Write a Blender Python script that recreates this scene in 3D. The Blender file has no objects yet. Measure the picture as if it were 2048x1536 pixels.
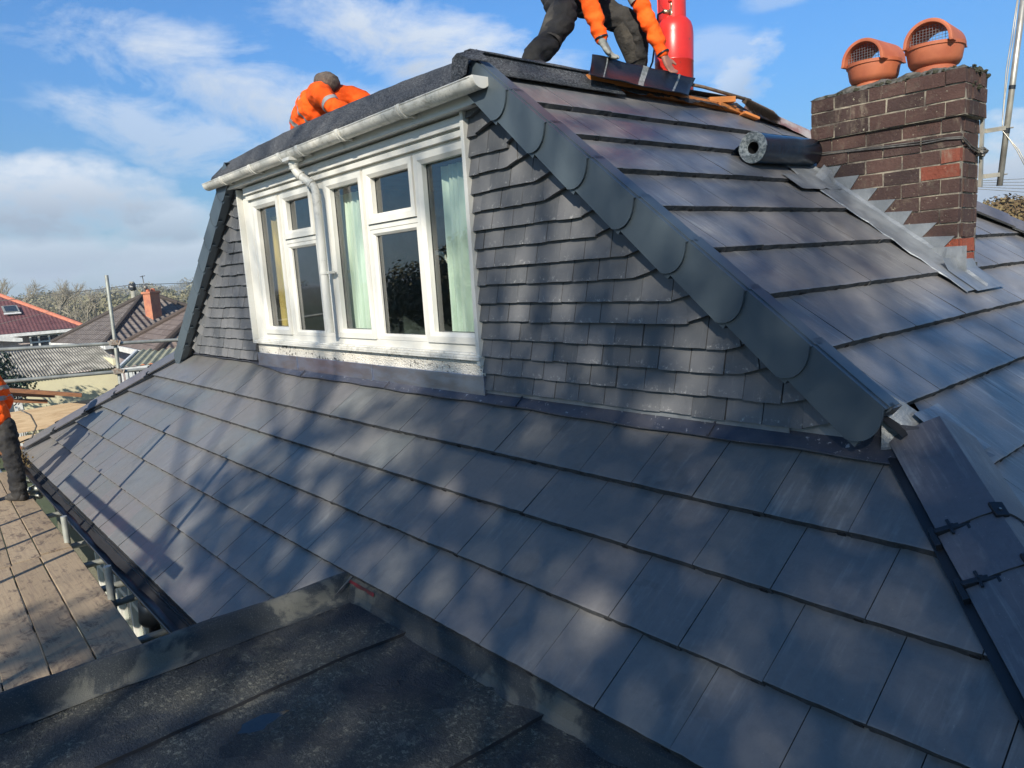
import bpy, bmesh, math, random
from mathutils import Vector, Matrix, noise
R = math.radians
random.seed(7)
sc = bpy.context.scene
V = Vector

# ------------------------------------------------------------------ camera
cam_d = bpy.data.cameras.new('camera'); cam = bpy.data.objects.new('camera', cam_d)
sc.collection.objects.link(cam); sc.camera = cam
cam.matrix_world = Matrix(((0.65332828, -0.07362171, 0.75348657, 0), (0.75434642, 0.14772253, -0.63964016, 0),
                           (-0.06421554, 0.9862849, 0.15204758, 0), (0, 0, 0, 1)))
cam_d.sensor_width = 36; cam_d.lens = 25.726; cam_d.clip_end = 6000; cam_d.clip_start = .05

# ------------------------------------------------------------------ sky, sun, exposure
SUN = V((.463, -.743, .485)).normalized()
w = bpy.data.worlds.new('World'); sc.world = w; w.use_nodes = True
nt = w.node_tree; N = nt.nodes; L = nt.links; N.clear()
out = N.new('ShaderNodeOutputWorld'); bg = N.new('ShaderNodeBackground')
sky = N.new('ShaderNodeTexSky'); sky.sky_type = 'NISHITA'; sky.sun_disc = False
sky.sun_elevation = math.asin(SUN.z); sky.sun_rotation = math.atan2(SUN.x, SUN.y)
sky.air_density = 1.0; sky.dust_density = .35; sky.ozone_density = 2.2
bg.inputs[1].default_value = .11
tint = N.new('ShaderNodeMix'); tint.data_type = 'RGBA'; tint.blend_type = 'MULTIPLY'; tint.inputs[0].default_value = 1
tint.inputs[7].default_value = (.42, .62, .86, 1)
L.new(sky.outputs[0], tint.inputs[6])
el = N.new('ShaderNodeSeparateXYZ'); tc0 = N.new('ShaderNodeTexCoord'); L.new(tc0.outputs['Generated'], el.inputs[0])
hz = N.new('ShaderNodeMapRange'); hz.interpolation_type = 'SMOOTHSTEP'; hz.inputs[1].default_value = -.02; hz.inputs[2].default_value = .34; L.new(el.outputs[2], hz.inputs[0])
tg_ = N.new('ShaderNodeMix'); tg_.data_type = 'RGBA'; L.new(hz.outputs[0], tg_.inputs[0]); tg_.inputs[6].default_value = (.16, .32, .42, 1); tg_.inputs[7].default_value = (.25, .61, .92, 1); L.new(tg_.outputs[2], tint.inputs[7])
tc = N.new('ShaderNodeTexCoord')
def vmath(op, a, b=None):
    n = N.new('ShaderNodeVectorMath'); n.operation = op
    if isinstance(a, (tuple, V)): n.inputs[0].default_value = a
    else: L.new(a, n.inputs[0])
    if b is not None:
        if isinstance(b, (tuple, V)): n.inputs[1].default_value = b
        else: L.new(b, n.inputs[1])
    return n
def fm(op, a, b=0., c=0., clamp=False):
    n = N.new('ShaderNodeMath'); n.operation = op; n.use_clamp = clamp
    for i, x in enumerate((a, b, c)):
        if isinstance(x, (int, float)): n.inputs[i].default_value = x
        else: L.new(x, n.inputs[i])
    return n.outputs[0]
dirn = tc.outputs['Generated']
def wnoise(scale, sq, det=6, rough=.6, dist=0.):
    mp = N.new('ShaderNodeMapping'); mp.inputs['Scale'].default_value = sq; L.new(dirn, mp.inputs[0])
    n = N.new('ShaderNodeTexNoise'); n.inputs['Scale'].default_value = scale; n.inputs['Detail'].default_value = det
    n.inputs['Roughness'].default_value = rough; n.inputs['Distortion'].default_value = dist; L.new(mp.outputs[0], n.inputs[0]); return n.outputs[0]
n1 = wnoise(7, (1, 1, 2.2), 8, .62); n2 = wnoise(5, (1, 1.6, 3.5), 8, .68, .6); n3 = wnoise(26, (1, 1, 1.6), 6, .6)
# (direction, half width, half height, roll, noise gain, density, fluffy)
CL = [((-.975, .155, .112), .15, .055, 0, .9, 1.0, 1), ((-.985, .135, .055), .16, .032, 0, 1.2, .8, 1),
      ((-.955, .265, .045), .11, .03, 0, 1.2, .75, 1), ((-.955, .27, .088), .065, .034, 0, 1.2, .8, 1),
      ((-.86, .45, .205), .34, .052, 20, 1.1, .9, 0), ((-.76, .58, .27), .20, .05, 16, 1.1, .95, 0),
      ((-.93, .30, .18), .14, .045, 10, 1.6, .6, 0), ((-.945, .24, .275), .10, .022, 25, 2.4, .33, 0),
      ((-.50, .835, .215), .062, .038, -30, 1.9, .7, 1), ((-.545, .805, .24), .06, .03, 0, 2.2, .4, 0),
      ((-.25, .965, .075), .10, .07, 0, 1.2, 1.0, 1), ((-.47, .83, .29), .04, .012, 0, 2, .35, 0), ((-.66, .7, .17), .16, .05, 10, 2.0, .35, 0),
      ((-.4, -.85, .3), .5, .2, 0, 1.8, .7, 1), ((.6, .7, .3), .5, .15, 0, 1.8, .7, 1), ((.8, -.3, .45), .4, .2, 0, 1.8, .6, 1)]
acc = None; base_acc = None
for c, a, b, roll, g, dens, fl in CL:
    c = V(c).normalized(); t1 = V((0, 0, 1)).cross(c).normalized() * -1; t2 = t1.cross(c).normalized()
    if t2.z < 0: t2 = -t2
    q = Matrix.Rotation(R(roll), 3, c); t1 = q @ t1; t2 = q @ t2
    if t1.dot(V((.653, .754, -.06))) < 0: t1 = -t1
    x = vmath('DOT_PRODUCT', dirn, t1).outputs['Value']; y = vmath('DOT_PRODUCT', dirn, t2).outputs['Value']
    x = fm('SUBTRACT', x, c.dot(t1)); y = fm('SUBTRACT', y, c.dot(t2))
    x2 = fm('POWER', fm('ABSOLUTE', fm('DIVIDE', x, a)), 2); yy = fm('DIVIDE', y, b); y2 = fm('POWER', fm('ABSOLUTE', yy), 2)
    r2 = fm('ADD', x2, y2)
    front = fm('GREATER_THAN', vmath('DOT_PRODUCT', dirn, c).outputs['Value'], 0.)
    nn = n1 if fl else n2
    m = fm('ADD', fm('SUBTRACT', 1.0, r2), fm('MULTIPLY', fm('SUBTRACT', nn, .47), 3.4 * g))
    m = fm('ADD', m, fm('MULTIPLY', fm('SUBTRACT', n3, .5), 1.2))
    m = fm('MULTIPLY', fm('MULTIPLY', m, 1.1 if fl else .75, clamp=True), dens)
    edge = fm('SUBTRACT', 1.6, fm('MULTIPLY', r2, .8), clamp=True)
    m = fm('MULTIPLY', fm('MULTIPLY', m, edge), front)
    sh = fm('MULTIPLY', m, fm('ADD', fm('MULTIPLY', yy, -.8 if fl else -.3), .45 if fl else .2, clamp=True))
    acc = m if acc is None else fm('MAXIMUM', acc, m)
    base_acc = sh if base_acc is None else fm('MAXIMUM', base_acc, sh)
cr = N.new('ShaderNodeMix'); cr.data_type = 'RGBA'; cr.inputs[6].default_value = (4.6, 5.0, 5.5, 1); cr.inputs[7].default_value = (1.9, 2.35, 2.95, 1)
L.new(fm('MULTIPLY', base_acc, 1.3, clamp=True), cr.inputs[0])
mx = N.new('ShaderNodeMix'); mx.data_type = 'RGBA'; L.new(fm('MULTIPLY', acc, .92, clamp=True), mx.inputs[0])
L.new(tint.outputs[2], mx.inputs[6]); L.new(cr.outputs[2], mx.inputs[7])
L.new(mx.outputs[2], bg.inputs[0]); L.new(bg.outputs[0], out.inputs[0])

sl = bpy.data.lights.new('sun', 'SUN'); sl.energy = 4.9; sl.angle = R(.53); sl.color = (1, .93, .80)
so = bpy.data.objects.new('sun', sl); sc.collection.objects.link(so)
so.rotation_euler = SUN.to_track_quat('Z', 'Y').to_euler(); so.location = SUN * 60
sc.view_settings.view_transform = 'Standard'; sc.view_settings.look = 'None'; sc.view_settings.exposure = .68; sc.view_settings.gamma = 1
try: sc.cycles.max_bounces = 6; sc.cycles.transparent_max_bounces = 12
except Exception: pass

# ------------------------------------------------------------------ materials
class NB:
    def __init__(s, name):
        s.m = bpy.data.materials.new(name); s.m.use_nodes = True; s.t = s.m.node_tree; s.n = s.t.nodes; s.l = s.t.links
        s.p = s.n['Principled BSDF']; s.tc = s.n.new('ShaderNodeTexCoord')
    def lk(s, a, b): s.l.new(a, b)
    def mapv(s, src, scale=(1, 1, 1)):
        mp = s.n.new('ShaderNodeMapping'); mp.inputs['Scale'].default_value = scale; s.lk(s.tc.outputs[src] if isinstance(src, str) else src, mp.inputs[0]); return mp.outputs[0]
    def noise(s, scale=5, det=5, rough=.6, src='Object', sq=(1, 1, 1), dist=0.):
        n = s.n.new('ShaderNodeTexNoise'); n.inputs['Scale'].default_value = scale; n.inputs['Detail'].default_value = det
        n.inputs['Roughness'].default_value = rough; n.inputs['Distortion'].default_value = dist; s.lk(s.mapv(src, sq), n.inputs[0]); return n.outputs[0]
    def vor(s, scale, src='Object', sq=(1, 1, 1), out=0):
        n = s.n.new('ShaderNodeTexVoronoi'); n.inputs['Scale'].default_value = scale; s.lk(s.mapv(src, sq), n.inputs[0]); return n.outputs[out]
    def math(s, op, a, b=0., c=0., clamp=False):
        n = s.n.new('ShaderNodeMath'); n.operation = op; n.use_clamp = clamp
        for i, x in enumerate((a, b, c)):
            if isinstance(x, (int, float)): n.inputs[i].default_value = x
            else: s.lk(x, n.inputs[i])
        return n.outputs[0]
    def ramp(s, f, lo, hi):      # smooth step of f between lo and hi
        n = s.n.new('ShaderNodeMapRange'); n.interpolation_type = 'SMOOTHSTEP'
        n.inputs[1].default_value = lo; n.inputs[2].default_value = hi; s.lk(f, n.inputs[0]); return n.outputs[0]
    def mix(s, f, a, b, mode='MIX'):
        n = s.n.new('ShaderNodeMix'); n.data_type = 'RGBA'; n.blend_type = mode
        for i, x in ((0, f), (6, a), (7, b)):
            if isinstance(x, (int, float)): n.inputs[i].default_value = x
            elif isinstance(x, tuple): n.inputs[i].default_value = (*x, 1)
            else: s.lk(x, n.inputs[i])
        return n.outputs[2]
    def attr(s, name='rnd'):
        n = s.n.new('ShaderNodeAttribute'); n.attribute_name = name; return n.outputs['Fac']
    def bump(s, h, strength=.5, dist=.01):
        n = s.n.new('ShaderNodeBump'); n.inputs['Strength'].default_value = strength; n.inputs['Distance'].default_value = dist
        s.lk(h, n.inputs['Height']); s.lk(n.outputs[0], s.p.inputs['Normal'])
    def set(s, col=None, rough=None, metal=None, spec=None):
        for k, v in (('Base Color', col), ('Roughness', rough), ('Metallic', metal), ('Specular IOR Level', spec)):
            if v is None: continue
            if isinstance(v, tuple): s.p.inputs[k].default_value = (*v, 1)
            elif isinstance(v, (int, float)): s.p.inputs[k].default_value = v
            else: s.lk(v, s.p.inputs[k])
        return s
def simple(name, c1, c2=None, rough=.6, sc_=6, bump=0., bs=60, bd=.004, metal=0., spec=None, sq=(1, 1, 1), lo=.35, hi=.65, speck=None, speck_t=.68, speck_s=40):
    b = NB(name); c2 = c2 or tuple(x * .75 for x in c1)
    col = b.mix(b.ramp(b.noise(sc_, 6, .6, sq=sq), lo, hi), c1, c2)
    if speck: col = b.mix(b.ramp(b.noise(speck_s, 5, .7), speck_t, speck_t + .06), col, speck)
    b.set(col, rough, metal, spec)
    if bump: b.bump(b.noise(bs, 5, .65, sq=sq), bump, bd)
    return b.m
def slate(name, ca, cb, cc, dust_glare, dust_glare_amt, rough):
    b = NB(name); r = b.attr()
    col = b.mix(b.ramp(r, .1, .6), ca, cb); col = b.mix(b.ramp(r, .72, .95), col, cc)
    big = b.noise(2.2, 4, .6); col = b.mix(b.math('MULTIPLY', b.ramp(big, .3, .75), .5), col, cb)
    st = b.noise(1, 6, .65, 'UV', (38, 3.2, 1), .3); st2 = b.noise(1, 5, .7, 'UV', (90, 8, 1))
    zone = b.ramp(b.noise(1.6, 4, .65), .42, .66)
    f = b.math('MULTIPLY', b.math('MULTIPLY', b.ramp(st, .48, .74), zone), dust_glare_amt * .85)
    col = b.mix(f, col, dust_glare)
    smear = b.math('MULTIPLY', b.ramp(b.noise(9, 8, .78, dist=1.2), .6, .78), b.ramp(b.noise(1.7, 3, .5, sq=(1, 1, 1.3)), .5, .66))
    col = b.mix(b.math('MULTIPLY', smear, .5 * dust_glare_amt + .15), col, dust_glare)
    col = b.mix(b.math('MULTIPLY', b.ramp(b.noise(85, 4, .7), .66, .73), .6), col, dust_glare)
    col = b.mix(b.math('MULTIPLY', b.ramp(b.noise(26, 7, .8), .40, .68), .35), col, tuple(x * .66 for x in ca))
    col = b.mix(b.math('MULTIPLY', b.ramp(b.noise(3.1, 5, .55, dist=.4), .62, .66), .3), col, tuple(x * .55 for x in ca))
    rr = b.math('ADD', b.math('MULTIPLY', b.ramp(big, .35, .7), .16), rough - .08)
    b.set(col, rr, 0., .5)
    b.bump(b.math('ADD', b.math('MULTIPLY', st2, .6), b.math('MULTIPLY', b.noise(30, 6, .7), .8)), .42, .004)
    return b.m
M = {}
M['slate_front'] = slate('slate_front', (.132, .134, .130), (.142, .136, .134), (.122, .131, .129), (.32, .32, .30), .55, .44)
M['slate_side'] = slate('slate_side', (.186, .178, .176), (.194, .184, .180), (.170, .168, .168), (.46, .45, .41), 1.0, .40)  # pale streaks: cement dust plus sun glare put into the colour
M['slate_edge'] = simple('slate_edge', (.065, .065, .068), (.035, .037, .04), .85, 30, .9, 90, .006, speck=(.3, .3, .28), speck_t=.66)
M['under'] = simple('underlay', (.012, .012, .014), rough=.9)
def clay():
    b = NB('hung_tile'); r = b.attr()
    col = b.mix(r, (.088, .092, .098), (.142, .142, .146))
    v = b.n.new('ShaderNodeSeparateXYZ'); b.lk(b.tc.outputs['UV'], v.inputs[0])
    low = b.math('MULTIPLY', b.ramp(v.outputs[1], .055, .0), b.ramp(b.noise(45, 6, .75), .56, .64))
    col = b.mix(b.math('MULTIPLY', low, .55), col, (.45, .44, .42))
    col = b.mix(b.math('MULTIPLY', b.ramp(b.noise(1, 5, .7, 'UV', (60, 9, 1)), .55, .75), .4), col, (.22, .215, .21))
    col = b.mix(b.math('MULTIPLY', b.ramp(b.noise(14, 5, .7), .5, .8), .4), col, (.06, .062, .068))
    b.set(col, .72, 0., .35); b.bump(b.noise(110, 5, .7), .35, .003); return b.m
M['hung'] = clay()
M['verge'] = simple('verge_grey', (.062, .080, .094), (.072, .092, .106), .38, 3, .12, 200, .001, speck=(.2, .22, .23), speck_t=.74, speck_s=90)
M['hip'] = slate('hip_slate', (.10, .10, .115), (.125, .118, .13), (.09, .098, .112), (.4, .4, .38), .5, .5)
M['clip'] = simple('black_plastic', (.012, .015, .02), rough=.4)
M['lead'] = simple('lead', (.25, .265, .28), (.17, .185, .20), .42, 5, .4, 14, .02, metal=.25, speck=(.5, .5, .5), speck_t=.66)
M['lead_dark'] = simple('lead_dark', (.055, .062, .085), (.09, .09, .105), .36, 7, .3, 40, .005, metal=.25, speck=(.4, .4, .42), speck_t=.62, speck_s=26)
M['lead_sky_tint'] = simple('lead_sky_tint', (.42, .48, .62), (.36, .36, .42), .30, 4, .15, 20, .005, metal=.85, sq=(1, 1, 4))  # lead with the blue reflection of the sky put into its base colour
M['upvc'] = simple('white_pvc', (.66, .65, .60), (.60, .585, .53), .32, 3, .05, 40, .002)
def dirty(name, c, d, lo=.5, hi=.75, s=9):
    b = NB(name); f = b.math('MULTIPLY', b.ramp(b.noise(s, 9, .78, dist=.8), lo, hi), .85)
    f2 = b.math('MULTIPLY', b.ramp(b.noise(1.3, 3, .5), .35, .6), f)
    b.set(b.mix(f2, c, d), .42); b.bump(b.noise(50, 5, .7), .1, .003); return b.m
M['upvc_dirty'] = dirty('dirty_white_pvc', (.66, .645, .59), (.20, .19, .15), .42, .72, 14)
M['fascia'] = dirty('painted_fascia', (.64, .64, .62), (.2, .21, .18), .52, .75, 5)
def rough_cast():
    b = NB('roughcast'); v = b.vor(95); n = b.noise(3, 5, .6)
    peel = b.ramp(b.math('ADD', b.noise(28, 6, .75), b.math('MULTIPLY', b.noise(2.2, 2, .5, sq=(1, 1, 6)), .5)), .80, .86)
    b.set(b.mix(b.math('MULTIPLY', peel, .93), (.74, .70, .62), (.07, .065, .06)), .9); b.bump(v, 1, .012); return b.m
M['roughcast'] = rough_cast()
M['pebble'] = simple('pebbledash', (.20, .19, .13), (.10, .10, .07), .95, 60, 1., 130, .02)
def glass():
    b = NB('window_glass'); t = b.n.new('ShaderNodeBsdfTransparent'); g = b.n.new('ShaderNodeBsdfGlossy'); g.inputs['Roughness'].default_value = .01
    t.inputs[0].default_value = (.86, .93, .9, 1); g.inputs[0].default_value = (1, 1, 1, 1)
    gm = b.n.new('ShaderNodeNewGeometry'); dt = b.n.new('ShaderNodeVectorMath'); dt.operation = 'DOT_PRODUCT'; b.lk(gm.outputs['Normal'], dt.inputs[0]); b.lk(gm.outputs['Incoming'], dt.inputs[1]); mxx = b.n.new('ShaderNodeMixShader')
    fz_ = b.math('POWER', b.math('SUBTRACT', 1., b.math('ABSOLUTE', dt.outputs['Value'])), 4.); b.lk(b.math('MULTIPLY_ADD', fz_, .8, .16, clamp=True), mxx.inputs[0]); b.lk(t.outputs[0], mxx.inputs[1]); b.lk(g.outputs[0], mxx.inputs[2])
    b.lk(mxx.outputs[0], b.n['Material Output'].inputs[0]); return b.m
M['glass'] = glass()
M['gasket'] = simple('rubber_gasket', (.05, .05, .05), rough=.6)
M['room'] = simple('room_wall', (.10, .12, .11), (.06, .07, .07), .9)
M['cur_green'] = simple('green_curtain', (.72, .78, .68), (.60, .68, .58), .9, 4, .3, 60, .01, sq=(6, 1, .5))
M['cur_yellow'] = simple('mustard_curtain', (.60, .42, .12), (.42, .28, .10), .9, 4, .3, 60, .01, sq=(6, 1, .5))
M['cur_beige'] = simple('beige_curtain', (.45, .38, .32), (.3, .25, .22), .9, 4, .3, 60, .01, sq=(6, 1, .5))
M['felt_new'] = simple('mineral_felt', (.085, .088, .094), (.022, .025, .03), .9, 75, 1., 80, .008, speck=(.26, .28, .30), speck_t=.60, speck_s=85, lo=.44, hi=.56)
def old_felt():
    b = NB('old_felt'); n = b.noise(1.4, 5, .6)
    col = b.mix(b.ramp(n, .4, .62), (.020, .026, .036), (.060, .059, .048))
    col = b.mix(b.math('MULTIPLY', b.ramp(b.noise(4.5, 6, .6, dist=.5), .60, .66), .7), col, (.15, .145, .12))
    col = b.mix(b.math('MULTIPLY', b.ramp(b.noise(150, 4, .7), .56, .66), .7), col, (.20, .20, .17))
    col = b.mix(b.math('MULTIPLY', b.ramp(b.noise(48, 5, .75), .52, .64), b.ramp(n, .44, .56)), col, (.26, .25, .19))  # granule speckles, with sun glitter put into their pale colour
    wet = b.ramp(b.noise(1.9, 3, .5, sq=(1, 2, 1)), .5, .62)
    b.set(col, b.math('SUBTRACT', .55, b.math('MULTIPLY', wet, .33)), 0., .5)
    b.bump(b.math('ADD', b.math('MULTIPLY', b.noise(110, 5, .75), .6), b.noise(42, 5, .7, sq=(1, 1.8, 1), dist=.6)), 1., .018); return b.m
M['felt_old'] = old_felt()
def kerb():
    b = NB('kerb_felt'); col = b.mix(b.ramp(b.noise(3, 5, .6, dist=.4), .52, .6), (.032, .038, .042), (.12, .118, .10))
    col = b.mix(b.math('MULTIPLY', b.ramp(b.noise(150, 4, .7), .56, .66), .6), col, (.15, .15, .13)); b.set(col, .85); b.bump(b.noise(160, 4, .7), .8, .006); return b.m
M['kerb'] = kerb()
M['water'] = simple('puddle', (.01, .015, .02), rough=.05)
def brick():
    b = NB('old_brick'); r = b.attr(); col = b.mix(r, (.052, .034, .032), (.108, .060, .050))
    z = b.n.new('ShaderNodeSeparateXYZ'); b.lk(b.tc.outputs['Object'], z.inputs[0])
    col = b.mix(b.ramp(b.attr('red'), .3, .7), col, (.30, .075, .042))
    col = b.mix(b.math('MULTIPLY', b.ramp(b.noise(12, 7, .75), .50, .75), .6), col, (.20, .155, .115))
    col = b.mix(b.ramp(b.noise(38, 5, .7), .64, .70), col, (.42, .38, .28))
    wash = b.math('MULTIPLY', b.ramp(b.noise(1, 6, .7, sq=(16, 16, 3.5), dist=.5), .52, .70), b.ramp(b.noise(2.6, 3, .5), .45, .6))
    col = b.mix(b.math('MULTIPLY', wash, .55), col, (.32, .27, .20)); col = b.mix(b.math('MULTIPLY', b.ramp(b.noise(6, 5, .7), .55, .72), .5), col, (.018, .016, .017))
    b.set(col, .85, 0., .3); b.bump(b.noise(45, 7, .75), 1., .014); return b.m
M['brick'] = brick()
M['mortar'] = simple('mortar', (.34, .30, .23), (.12, .10, .085), .95, 12, .9, 50, .01)
M['paving'] = simple('concrete_paving', (.10, .10, .095), (.06, .06, .058), .9, 2)
M['moss'] = simple('moss', (.035, .04, .02), (.085, .08, .055), .95, 20, .9, 80, .02)
M['flaunch'] = simple('flaunching', (.17, .165, .15), (.05, .052, .042), .95, 14, .9, 60, .02)
M['terracotta'] = simple('terracotta', (.50, .15, .068), (.42, .115, .055), .62, 7, .15, 60, .004, speck=(.3, .1, .06), speck_t=.7)
M['wire'] = simple('wire', (.2, .19, .17), (.1, .09, .08), .55, 20, metal=.5)
M['mesh'] = simple('galvanised_mesh', (.22, .23, .25), rough=.5, metal=.4)
M['galv'] = simple('galvanised_tube', (.42, .43, .38), (.28, .29, .27), .48, 6, .15, 40, .003, metal=.45, speck=(.12, .09, .06), speck_t=.7, speck_s=14)
M['alu'] = simple('weathered_aluminium', (.50, .48, .42), (.33, .31, .27), .42, 7, .1, 40, .003, metal=.6)
M['gutter_black'] = simple('black_gutter', (.014, .018, .022), (.03, .032, .034), .38, 12, .1, 60, .003)
def board():
    b = NB('scaffold_board'); r = b.attr()
    col = b.mix(r, (.27, .205, .135), (.37, .285, .19))
    g = b.noise(1, 7, .7, 'Object', (2.5, 60, 60), .6); col = b.mix(b.math('MULTIPLY', b.ramp(g, .42, .7), .5), col, (.17, .12, .095))
    stn = b.ramp(b.noise(5, 9, .8, sq=(1.0, 1.5, 1), dist=1.0), .5, .62); zone = b.ramp(b.noise(.9, 3, .5), .36, .54)
    col = b.mix(b.math('MULTIPLY', b.math('MULTIPLY', stn, zone), .8), col, (.075, .055, .05))
    b.set(col, .85, 0., .3); b.bump(g, .4, .004); return b.m
M['board'] = board()
def wood(name, a, c, s=1.):
    b = NB(name); g = b.noise(1, 7, .65, 'Object', (6 * s, 6 * s, 60 * s), 1.0); b.set(b.mix(b.ramp(g, .35, .7), a, c), .75); b.bump(g, .2, .003); return b.m
M['ply'] = wood('pale_plywood', (.62, .47, .30), (.46, .32, .19), .5)
M['timber'] = wood('brown_timber', (.30, .135, .06), (.17, .075, .04))
M['batten'] = simple('orange_batten', (.72, .25, .06), (.5, .17, .05), .75, 5, .2, 40, .004, sq=(1, .2, 1))
M['rag'] = simple('old_underfelt', (.02, .02, .02), (.06, .05, .045), .9, 20, 1., 30, .03)
M['red_steel'] = simple('red_enamel', (.66, .034, .022), (.56, .026, .02), .32, 4, .08, 20, .003, speck=(.22, .05, .04), speck_t=.64, speck_s=22)
M['brass'] = simple('brass', (.5, .42, .3), rough=.35, metal=.8)
M['roll_blue'] = simple('dpc_film', (.012, .03, .055), (.02, .045, .075), .26, 5, .35, 16, .01)
M['roll_edge'] = simple('dpc_edge', (.5, .52, .5), (.12, .15, .16), .5, 60, .6, 60, .006)
M['membrane'] = simple('black_membrane', (.008, .008, .011), (.014, .014, .017), .38, 5, .35, 14, .012, speck=(.1, .1, .1), speck_t=.7, speck_s=20)
M['tape'] = simple('printed_tape', (.3, .31, .3), (.16, .17, .16), .5, 30)
M['bristle'] = simple('bristle', (.16, .11, .07), (.05, .035, .03), .9, 90, 1., 160, .02)
M['handle'] = simple('worn_handle', (.22, .15, .09), (.12, .08, .05), .7, 20)
M['skin'] = simple('skin', (.42, .20, .14), (.35, .155, .11), .55, 12, .15, 90, .002)
M['glove'] = simple('grey_glove', (.30, .30, .27), (.2, .2, .18), .85, 14, .4, 60, .004)
M['beanie'] = simple('knit_beanie', (.135, .105, .08), (.08, .06, .05), .95, 40, 1., 90, .012)
def hivis():
    b = NB('hi_vis_orange'); n = b.noise(7, 4, .6, dist=.6)
    b.set(b.mix(b.ramp(n, .35, .65), (1.0, .125, .012), (.92, .10, .01)), .8, 0., .2); b.bump(b.math('ADD', n, b.math('MULTIPLY', b.noise(90, 3, .6), .08)), .7, .03); return b.m
M['hivis'] = hivis()
M['maroon'] = simple('maroon_sleeve', (.33, .02, .022), (.22, .015, .018), .85, 7, .5, 12, .02)
M['reflect'] = simple('reflective_band', (.30, .29, .28), (.24, .23, .23), .5, 10, .2, 40, .003)
M['trouser'] = simple('black_work_trousers', (.009, .009, .011), (.032, .029, .026), .88, 5, .8, 9, .03)
M['dusty'] = simple('dusty_trousers', (.032, .029, .026), (.085, .075, .06), .92, 7, .8, 12, .03, lo=.42, hi=.7)
M['boot'] = simple('boot', (.03, .027, .025), (.05, .045, .04), .7, 12, .4, 40, .005)
M['bark'] = simple('bark', (.17, .145, .115), (.09, .075, .06), .95, 8, .8, 30, .03)
def leafm(name, a, c, tr=.25):
    b = NB(name); r = b.attr(); b.set(b.mix(r, a, c), .7, 0., .25); return b.m
M['leaf'] = leafm('leaf_green', (.035, .05, .018), (.10, .10, .035)); M['leaf_autumn'] = leafm('leaf_autumn', (.09, .055, .025), (.16, .12, .05))
M['leaf_olive'] = leafm('leaf_olive', (.15, .14, .075), (.21, .19, .11)); M['conifer'] = leafm('conifer_needles', (.02, .042, .03), (.045, .075, .045))
M['grass'] = simple('grass', (.055, .075, .03), (.09, .09, .045), .95, .3, .3, 3, .1)
M['hill'] = simple('hill_ground', (.075, .085, .04), (.11, .10, .06), .95, .01)
M['red_roof'] = None

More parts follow.
